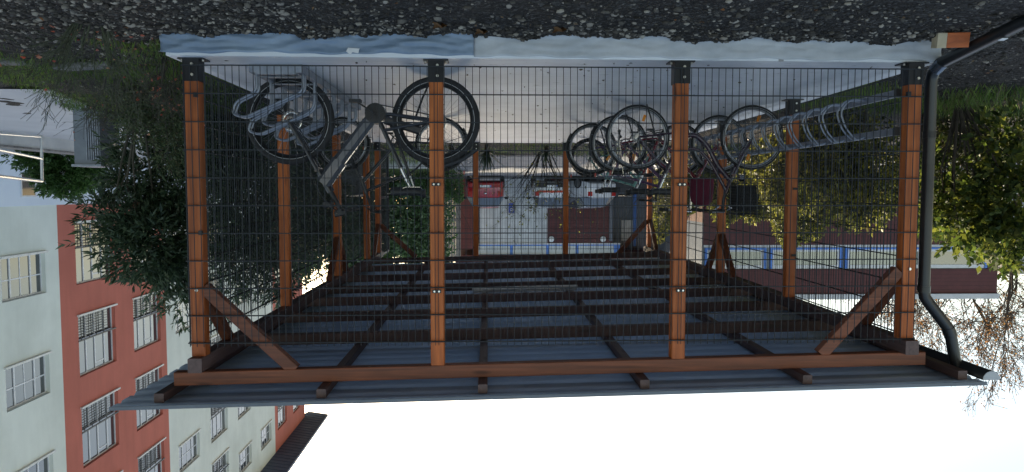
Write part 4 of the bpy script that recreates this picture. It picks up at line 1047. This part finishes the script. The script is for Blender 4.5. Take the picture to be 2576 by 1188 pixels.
# the big yellow-green bush on the photo's right
BSH=leafmat('dark_olive_leaf',[(.02,.028,.012),(.04,.055,.018),(.07,.09,.025),(.13,.15,.035),(.05,.04,.02)],.3)  # darker olive leaf mix for the bush at the back
shrub('leafy_bush','large yellow-green leafy bush with bare brown stems to the right of the downpipe','shrub',(-5.35,8.3,-.1),
  [ell(2410,570,8.3,.46,.26,.40),ell(2540,520,8.0,.40,.38,.4),ell(2370,510,8.6,.28,.34,.35),ell(2490,600,8.3,.50,.20,.4),ell(2570,590,8.0,.36,.30,.4),ell(2350,420,8.9,.20,.28,.3),ell(2560,420,7.9,.24,.34,.3),ell(2540,330,8.0,.30,.22,.3)],YEL,.095,.058,5200,2,cr=.34,cl=22,sh=.045,per=7,twig=.22)
shrub('leafy_bush','darker olive leafy bush with tangled stems behind the yellow-green bush near the downpipe','shrub',(-5.5,9.4,-.05),
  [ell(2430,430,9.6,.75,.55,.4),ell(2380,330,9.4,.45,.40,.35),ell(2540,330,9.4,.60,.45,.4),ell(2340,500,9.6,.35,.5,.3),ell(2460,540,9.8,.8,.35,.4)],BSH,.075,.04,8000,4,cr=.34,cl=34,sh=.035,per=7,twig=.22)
shrub('low_shrub','low fine-leaved grey-green shrub filling the gap below the evergreen, behind the twigs','shrub',(3.2,7.6,-.16),
  [ell(420,290,7.7,.30,.22,.3),ell(350,300,7.9,.35,.2,.3),ell(300,270,7.6,.3,.16,.3),ell(440,380,7.9,.22,.25,.25)],leafmat('grey_green_leaf',[(.04,.07,.03),(.08,.12,.055),(.13,.17,.08),(.10,.08,.05)],.35),.04,.014,7000,5,barkm=TWG,cr=.4,cl=30,sh=.02,per=7,twig=.14)
def hedge(name,label,a,b,h,dep,m,L,W,n,cat='hedge',group=None,zoff=0):
    mid=((a[0]+b[0])/2,(a[1]+b[1])/2,gz((a[0]+b[0])/2,(a[1]+b[1])/2)+zoff); root=empty(name,mid,label,cat,group)
    t=rng.uniform(0,1,n); ln=math.hypot(b[0]-a[0],b[1]-a[1])
    hh=h*(.80+.14*np.sin(t*ln*1.7+a[0])+.10*np.sin(t*ln*4.1+1)+.06*np.sin(t*ln*9))
    q=rng.uniform(0,1,n)**.7; p=np.stack([a[0]+(b[0]-a[0])*t,a[1]+(b[1]-a[1])*t,mid[2]+hh*q],1)
    w=dep*(.55+.45*np.sqrt(np.maximum(0,1-(2*q-1)**2)))*(.8+.3*np.sin(t*ln*2.9)*np.sin(q*7+t*ln))
    nrm=np.array([-(b[1]-a[1]),b[0]-a[0],0])/ln
    p+=nrm*(rng.uniform(-1,1,(n,1))*w[:,None]); d=unit(n)+np.array([0,0,.35])
    v,f=leaves(p,d,rng.uniform(.6,1.3,n)*L,rng.uniform(.7,1.2,n)*W); fastmesh('foliage',v,f,m,root)
    for i in range(int(ln*3)):
        mb=MB(); tt=rng.uniform(0,1); x=a[0]+(b[0]-a[0])*tt; y=a[1]+(b[1]-a[1])*tt
        branches(mb,(x,y,mid[2]-.05),(rng.normal(0,.2),rng.normal(0,.2),1),h*.55,.014,1,.4,None,.3,r0=.8)
        mb.build('stem',BARK,root)
    return root
hedge('hedge','olive and yellow hedge outside the mesh wall, seen behind the rail rack',(-4.5,8.7),(-5.4,14.5),1.36,.5,HDG,.085,.04,24000)
hedge('hedge','loose yellowing hedge in front of the pavilion, behind the basket bicycle',(-3.9,17.4),(-9.5,16.0),2.1,.7,HDG,.10,.05,24000)
hedge('hedge','tall green ivy hedge behind the back of the shelter, left of the red car',(1.7,30),(6.5,26),4.9,.8,leafmat('ivy_leaf',[(.03,.08,.03),(.06,.13,.045),(.12,.20,.09),(.19,.27,.16)],.35),.17,.12,22000)
hedge('hedge','low dark clipped hedge along the lawn behind the mountain bike',(.9,27),(2.6,27),1.1,.5,CON,.09,.04,5000)
# conifer near the building
shrub('conifer_bush','rounded dark green conifer bush in front of the white plinth','shrub',(11.0,21,-.12),
  [ell(165,440,21,.95,.55,.8),ell(215,430,21,.55,.5,.6),ell(90,405,21,.7,.28,.6),ell(180,465,21,.55,.32,.5),ell(120,420,21,.6,.4,.5)],CON,.13,.05,12000,1,cr=.22,cl=60,per=8,twig=.16)
# bare twiggy shrub at the photo's left edge
def twig_shrub(name,label,base,n,hgt,lean,seed,m=GTW,redn=0):
    root=empty(name,base,label,'shrub'); mb=MB(); tips=[]
    for i in range(n):
        a=rng.uniform(0,6.28); s=rng.uniform(.15,.75)
        d=(math.cos(a)*s+lean[0],math.sin(a)*s*.6+lean[1],1)
        branches(mb,(base[0]+.10*math.cos(a),base[1]+.08*math.sin(a),base[2]),d,hgt*rng.uniform(.4,.75),.006,3,.45,tips,.04,5,(2,4),.6)
    mb.build('twigs',m,root)
    idx=rng.integers(0,len(tips),redn) if redn else []
    if redn:
        p=np.array([tips[i][0] for i in idx]); d=unit(redn); v,f=leaves(p,d,.03*rng.uniform(.7,1.3,redn),.022*np.ones(redn)); fastmesh('red_leaves',v,f,RDL,root)
    return root
twig_shrub('bare_shrub','bare greenish twigs fanning out of one base on the gravel, with a few red leaves',(2.62,5.05,-.16),22,.62,(.25,.1),3,GTW,14)
twig_shrub('bare_shrub','low twiggy shrub with many pink and red leaves right beside the slab corner',(2.62,6.35,-.16),15,.46,(-.05,.1),4,TWG,60)
twig_shrub('bare_shrub','tall grey twigs in front of the metal cabinet and the evergreen leaves',(3.5,7.2,-.16),8,.62,(.1,.1),5,TWG,10)
# shrub in the middle behind the shelter, with sparse leaves
def wire_bush(name,label,base,h,n,m,leafm,nl,L):
    root=empty(name,base,label,'shrub'); mb=MB(); tips=[]
    for i in range(n):
        a=rng.uniform(0,6.28); s=rng.uniform(.1,.7)
        branches(mb,(base[0]+.1*math.cos(a),base[1]+.1*math.sin(a),base[2]-.03),(math.cos(a)*s,math.sin(a)*s,1),h*.6,.016,3,.45,tips,.1,3,(2,4),.6)
    mb.build('twigs',m,root)
    idx=rng.integers(0,len(tips),nl); p=np.array([tips[i][0] for i in idx])+rng.normal(0,.03,(nl,3)); v,f=leaves(p,unit(nl),L*rng.uniform(.6,1.3,nl),L*.5*np.ones(nl)); fastmesh('foliage',v,f,leafm,root)
wire_bush('bare_bush','wide bare bush with few withered leaves behind the two back posts',(-1.35,17.5,gz(-1.35,17.5)),1.75,11,BARK,HDG,260,.07)
# yucca
def yucca(name,label,base,n,L):
    root=empty(name,base,label,'plant'); v=[];f=[]
    for i in range(n):
        a=rng.uniform(0,6.28); e=rng.uniform(.05,1.35); d=Vector((math.cos(a)*math.cos(e),math.sin(a)*math.cos(e),math.sin(e))); s=d.cross(Vector((0,0,1))).normalized()
        l=L*rng.uniform(.7,1.1); p=Vector(base)+Vector((0,0,.12)); w=.018
        k=len(v); pts=[]
        for j in range(5):
            t=j/4; c=p+d*l*t+Vector((0,0,-.22*l*t*t*math.cos(e))); ww=w*(1-t**2.2)+.001; v+=[tuple(c-s*ww),tuple(c+Vector((0,0,-.006))),tuple(c+s*ww)]
        for j in range(4):
            b=k+3*j; f+=[(b,b+1,b+4,b+3),(b+1,b+2,b+5,b+4)]
    fastmesh('foliage',v,f,leafmat('yucca_leaf',[(.03,.05,.03),(.06,.09,.05),(.10,.13,.08)],.15),root)
    mb=MB(); mb.tube([(base[0],base[1],base[2]-.05),(base[0],base[1],base[2]+.15)],.05,8); mb.build('stem',BARK,root)
yucca('yucca','spiky yucca with sword-shaped leaves beside the back post near the red car',(.02,15.6,gz(0,15.6)),70,.62)
yucca('yucca','small spiky yucca tuft at the foot of the bare bush behind the shelter',(-1.25,15.9,gz(-1.3,15.9)),34,.36)
yucca('yucca','dark spiky yucca behind the rear wheel of the mountain bike',(.75,15.4,gz(.8,15.4)),60,.6)
# distant trees
def tree(name,label,base,h,leafm,nl,L,group,depth=4,r=.16,spread=.5):
    root=empty(name,base,label,'tree',group); mb=MB(); tips=[]
    top=Vector(base)+Vector((rng.normal(0,.2),0,h*.42)); mb.tube([Vector(base)-Vector((0,0,.3)),Vector(base).lerp(top,.5)+Vector((.1,0,0)),top],[r,r*.8,r*.65],10)
    for i in range(6):
        a=i*1.05+rng.uniform(-.3,.3); q=Vector(base).lerp(top,rng.uniform(.55,1)); branches(mb,q,(math.cos(a)*.7,math.sin(a)*.7,.9),h*.34,r*.45,depth,spread,tips,.12,4,(3,4),.6,.011)
    branches(mb,top,(0,0,1),h*.35,r*.6,depth,spread,tips,.12,4,(3,4),.6,.011)
    mb.build('trunk',BARK,root)
    idx=rng.integers(0,len(tips),nl); p=np.array([tips[i][0] for i in idx])+rng.normal(0,.12,(nl,3)); v,f=leaves(p,unit(nl),L*rng.uniform(.6,1.3,nl),L*.6*np.ones(nl)); fastmesh('crown',v,f,leafm,root)
tree('autumn_tree','tall half bare tree with orange leaves above the pavilion roof, nearest the downpipe',px(2420,460,44),12.2,ORL,2600,.14,None)
tree('autumn_tree','half bare tree with orange-brown leaves at the right edge beyond the pavilion\'s corner',px(2575,460,40),10.6,ORL,2200,.14,None)
tree('autumn_tree','thin bare tree with few leaves behind the bend of the downpipe',px(2310,460,50),10.6,ORL,1200,.14,None)
# far house beyond the pavilion's right corner
hs=empty('far_house',px(2560,470,45),'pale house with a dark window at the right edge beyond the pavilion','house')
x0,_,zz=px(2640,700,44); x1,_,_=px(2519,700,44)
mb=MB(); mb.box(x0-3,x1,44,52,0,zz-.6); mb.build('wall',mat('pale_house_wall',(.55,.56,.57),None,2,.8),hs)
a=px(2545,645,44); b=px(2515,675,44); mb=MB(); mb.box(a[0],b[0]-.06,43.96,43.99,a[2]-.4,b[2]); mb.build('window',GLS,hs)
mb=MB(); mb.box(x0-3.2,x1+.1,43.7,52.3,zz-.6,zz-.3); mb.build('roof',FAS,hs)
# grass
def grass(name,n,area,h,m,cond=None):
    x=rng.uniform(area[0],area[1],n); y=rng.uniform(area[2],area[3],n)
    if cond is not None: k=cond(x,y)&~((x>-3.5)&(x<2.3)&(y>5.3)&(y<14.45)); x=x[k];y=y[k]
    n=len(x); z=np.array([gzz(a,b) for a,b in zip(x,y)]); c=np.stack([x,y,z],1); d=unit(n)*.55+np.array([0,0,1.0])
    v,f=leaves(c,d,h*rng.uniform(.5,1.4,n),.006*rng.uniform(.7,1.5,n)+h*.03,.1); o=fastmesh(name,v,f,m); o['kind']='stuff'; return o
pat=lambda x,y:(np.sin(2.1*x+.7*y)*np.sin(1.7*y-.9*x+1)+rng.uniform(-.6,.6,len(x)))>-.25
grass('grass',38000,(2.35,7.2,5.45,9.8),.055,GRN,lambda x,y:pat(x,y)&(x>2.3+.1*(y-5.5))&(x<4.9+.25*(y-8)))
grass('grass',12000,(-9,-3.5,7.0,9.0),.14,GRN,lambda x,y:pat(x,y)&(y>7.15-.25*(x+4)*.5))
grass('grass',6000,(-6,3,14.6,18.5),.10,GRN,pat)
grass('grass',9000,(1.2,6.5,16,29),.16,GRN)
# fallen leaves
def litter(name,n,area,m,L,cond=None):
    x=rng.uniform(area[0],area[1],n); y=rng.uniform(area[2],area[3],n)
    k=~((x>-3.4)&(x<2.27)&(y>5.28)&(y<14.45)); x=x[k];y=y[k];n=len(x)
    c=np.stack([x,y,np.array([gzz(a,b) for a,b in zip(x,y)])+.012],1); d=unit(n)*np.array([1,1,.25]); v,f=leaves(c,d,L*rng.uniform(.6,1.4,n),L*.6*np.ones(n)); o=fastmesh(name,v,f,m); o['kind']='stuff'
def floor_bits(n):
    x=rng.uniform(-3.1,2.1,n); y=5.5+8.5*rng.uniform(0,1,n)**1.4; c=np.stack([x,y,zs(y)+.006],1); d=unit(n)*np.array([1,1,.12]); v,f=leaves(c,d,.028*rng.uniform(.4,1.6,n),.016*np.ones(n)); o=fastmesh('floor_litter',v,f,leafmat('dry_leaf_bit',[(.06,.045,.03),(.12,.09,.05),(.05,.04,.03)],.1)); o['kind']='stuff'
floor_bits(150)
litter('leaf_litter',70,(2.3,3.1,5.0,7.2),RDL,.035); litter('leaf_litter',160,(-5,3,4.3,8),leafmat('brown_leaf',[(.14,.09,.05),(.22,.15,.08),(.3,.12,.05)],.2),.03)
# single big leaves by the slab
for (x,y,l) in ((.32,4.92,'orange maple leaf lying on the gravel in front of the membrane edge'),(.05,5.2,'crumpled orange-brown leaf where the blue membrane meets the pale strip'),(-.47,4.95,'dark curled leaf with a red edge on the gravel in front of the pale strip')):
    v=[];f=[];n=10; z=gzz(x,y)+.03
    v.append((x,y,z))
    for i in range(n):
        a=2*math.pi*i/n; r_=.055*(1 if i%2 else .5); v.append((x+r_*math.cos(a),y+r_*.8*math.sin(a),z-.012+.02*math.sin(2*a)))
    f=[(0,1+i,1+(i+1)%n) for i in range(n)]
    o=fastmesh('fallen_leaf',v,f,ORL,None,3); tag(o,l,'leaf','single fallen leaves on the gravel'); md=o.modifiers.new('thickness','SOLIDIFY'); md.thickness=.0015

# ------------------------------------------------------------------ yard furniture on the photo's left
cab=empty('metal_cabinet',(5.3,9.9,-.15),'grey ribbed metal cabinet standing between the yard and the evergreen shrub','cabinet')
c0=px(205,300,9.9); c1=px(270,300,9.9); mb=MB(); mb.box(c1[0],c0[0],9.7,10.2,-.15,px(0,415,9.9)[2]); mb.build('cabinet_body',mat('grey_cabinet',(.20,.23,.26),(.15,.17,.2),5,.5,.3),cab)
mb=MB()
for i in range(6): x=c1[0]+.02+.028*i; mb.box(x,x+.012,9.685,9.699,-.12,px(0,405,9.9)[2])
mb.build('ribs',GALV,cab)
mb=MB(); z=px(0,415,9.9)[2]; mb.box(c1[0]-.02,c0[0]+.02,9.66,10.22,z+.001,z+.03); mb.build('cabinet_lid',GALV,cab)
rail=empty('steel_railing',(9.0,14.6,-.15),'galvanised tubular railing along the ramp in front of the building','railing')
mb=MB(); e1=px(104,343,14.9); e2=px(106,457,14.9); m2=px(105,400,14.9); x2=px(-60,330,11.5); y2=px(-60,366,11.5); t2=px(-60,437,11.5)
mb.tube(arc([(e1[0],e1[1],-.17),e2,(t2[0],t2[1],t2[2])],5,.06),.028,10); mb.tube([m2,(y2[0],y2[1],y2[2])],.024,8); mb.tube([(t2[0],t2[1],-.17),t2],.028,10); mb.tube([(e1[0],e1[1],e1[2]+.02),(x2[0],x2[1],x2[2]+.02)],.012,6)
mb.build('rail_tubes',mat('bright_galvanised',(.70,.70,.68),(.55,.56,.56),9,.35,.6),rail,True)
kw=empty('ramp_wall',(9.5,15,-.15),'low concrete ramp kerb with a cracked coping below the railing','wall')
mb=MB(); a=px(-40,375,14.5); b=px(205,402,17.5)
mb.beam((px(-60,370,13.5)[0],13.5,-.02),(px(210,400,17.5)[0],17.5,-.02),.35,.30); mb.build('kerb_body',CONC,kw)
mb=MB(); mb.beam((px(-60,370,13.5)[0],13.48,.14),(px(210,400,17.5)[0],17.52,.14),.40,.035); mb.build('coping',mat('worn_coping',(.28,.26,.24),(.15,.13,.12),6,.9,0,.5,20),kw)
# flat stone slabs in the grass
for (x,y,a,l,lab) in ((3.45,6.55,.25,.55,'long grey stone slab in the grass behind the bare twigs'),(4.05,6.35,-.1,.45,'shorter grey stone slab at the photo\'s left edge of the grass')):
    z=gz(x,y); mb=MB(); mb.beam((x-l/2*math.cos(a),y-l/2*math.sin(a),z+.02),(x+l/2*math.cos(a),y+l/2*math.sin(a),z+.03),.16,.05,(0,0,1),.012)
    o=mb.build('stone_slab',mat('weathered_stone'+str(x),(.17,.165,.15),(.10,.10,.09),8,.9,0,.5,25)); tag(o,lab,'stone','flat stones edging the grass')
gw=MB(); gw.box(1.0,4.2,21.8,22.05,gz(2,22)-.1,gz(2,22)+.22); tag(gw.build('garden_wall',CONC),'low grey garden wall crossing the lawn behind the shelter','wall')
# wooden board fence by the pavilion
bf=empty('board_fence',(1.7,36.5,.3),'weathered vertical board fence between the ivy hedge and the pavilion','fence')
mb=MB()
for i in range(20): x=1.35+.13*i; mb.box(x,x+.127,36.4,36.43,.3,4.3+.05*math.sin(i*3))
mb.build('boards',mat('weathered_boards',(.32,.29,.25),(.2,.18,.16),7,.9),bf)
mb=MB(); mb.box(1.35,3.9,36.431,36.48,.8,.9); mb.box(1.35,3.9,36.431,36.48,2.4,2.5); mb.build('fence_rail',BARK,bf)

# ------------------------------------------------------------------ light, sky, camera
SUN_EL, SUN_AZ = R(26), R(24)          # azimuth clockwise from +Y (towards +X)
W=bpy.data.worlds.new('World'); S.world=W; W.use_nodes=True; n=W.node_tree
sky=n.nodes.new('ShaderNodeTexSky'); sky.sky_type='NISHITA'; sky.sun_disc=False; sky.sun_elevation=SUN_EL; sky.sun_rotation=SUN_AZ
sky.air_density=1.0; sky.dust_density=2.0; sky.ozone_density=1.0; sky.altitude=250
bg=n.nodes['Background']; n.links.new(sky.outputs[0],bg.inputs['Color']); bg.inputs['Strength'].default_value=.12
L=bpy.data.lights.new('sun','SUN'); L.energy=3.0; L.angle=R(.5); L.color=(1,.95,.86)
so=bpy.data.objects.new('sun',L); COL.objects.link(so)
sd=Vector((math.sin(SUN_AZ)*math.cos(SUN_EL),math.cos(SUN_AZ)*math.cos(SUN_EL),math.sin(SUN_EL)))
so.rotation_euler=(-sd).to_track_quat('-Z','Y').to_euler(); so.location=(0,0,30)
cam=bpy.data.cameras.new('camera'); cam.sensor_width=36; cam.lens=36*1858.1/2576; cam.clip_end=3000; cam.clip_start=.05
co=bpy.data.objects.new('camera',cam); COL.objects.link(co); S.camera=co
yaw,pit,rol=.0324,.0634,.0004
fw=Vector((-math.sin(yaw)*math.cos(pit),math.cos(yaw)*math.cos(pit),math.sin(pit))); rt=Vector((math.cos(yaw),math.sin(yaw),0)); up=rt.cross(fw)
r2=math.cos(rol)*rt+math.sin(rol)*up; u2=-math.sin(rol)*rt+math.cos(rol)*up
# the photograph was taken with the camera held upside down: roll of 180 degrees
M=Matrix(((-r2.x,-u2.x,-fw.x,0),(-r2.y,-u2.y,-fw.y,0),(-r2.z,-u2.z,-fw.z,H0),(0,0,0,1)))
co.matrix_world=M
S.view_settings.view_transform='Standard'; S.view_settings.look='None'; S.view_settings.gamma=1; S.view_settings.use_curve_mapping=False
S.view_settings.exposure=1.5
S.view_settings.use_white_balance=True; S.view_settings.white_balance_temperature=8000; S.view_settings.white_balance_tint=9
S.cycles.max_bounces=8; S.cycles.use_denoising=True
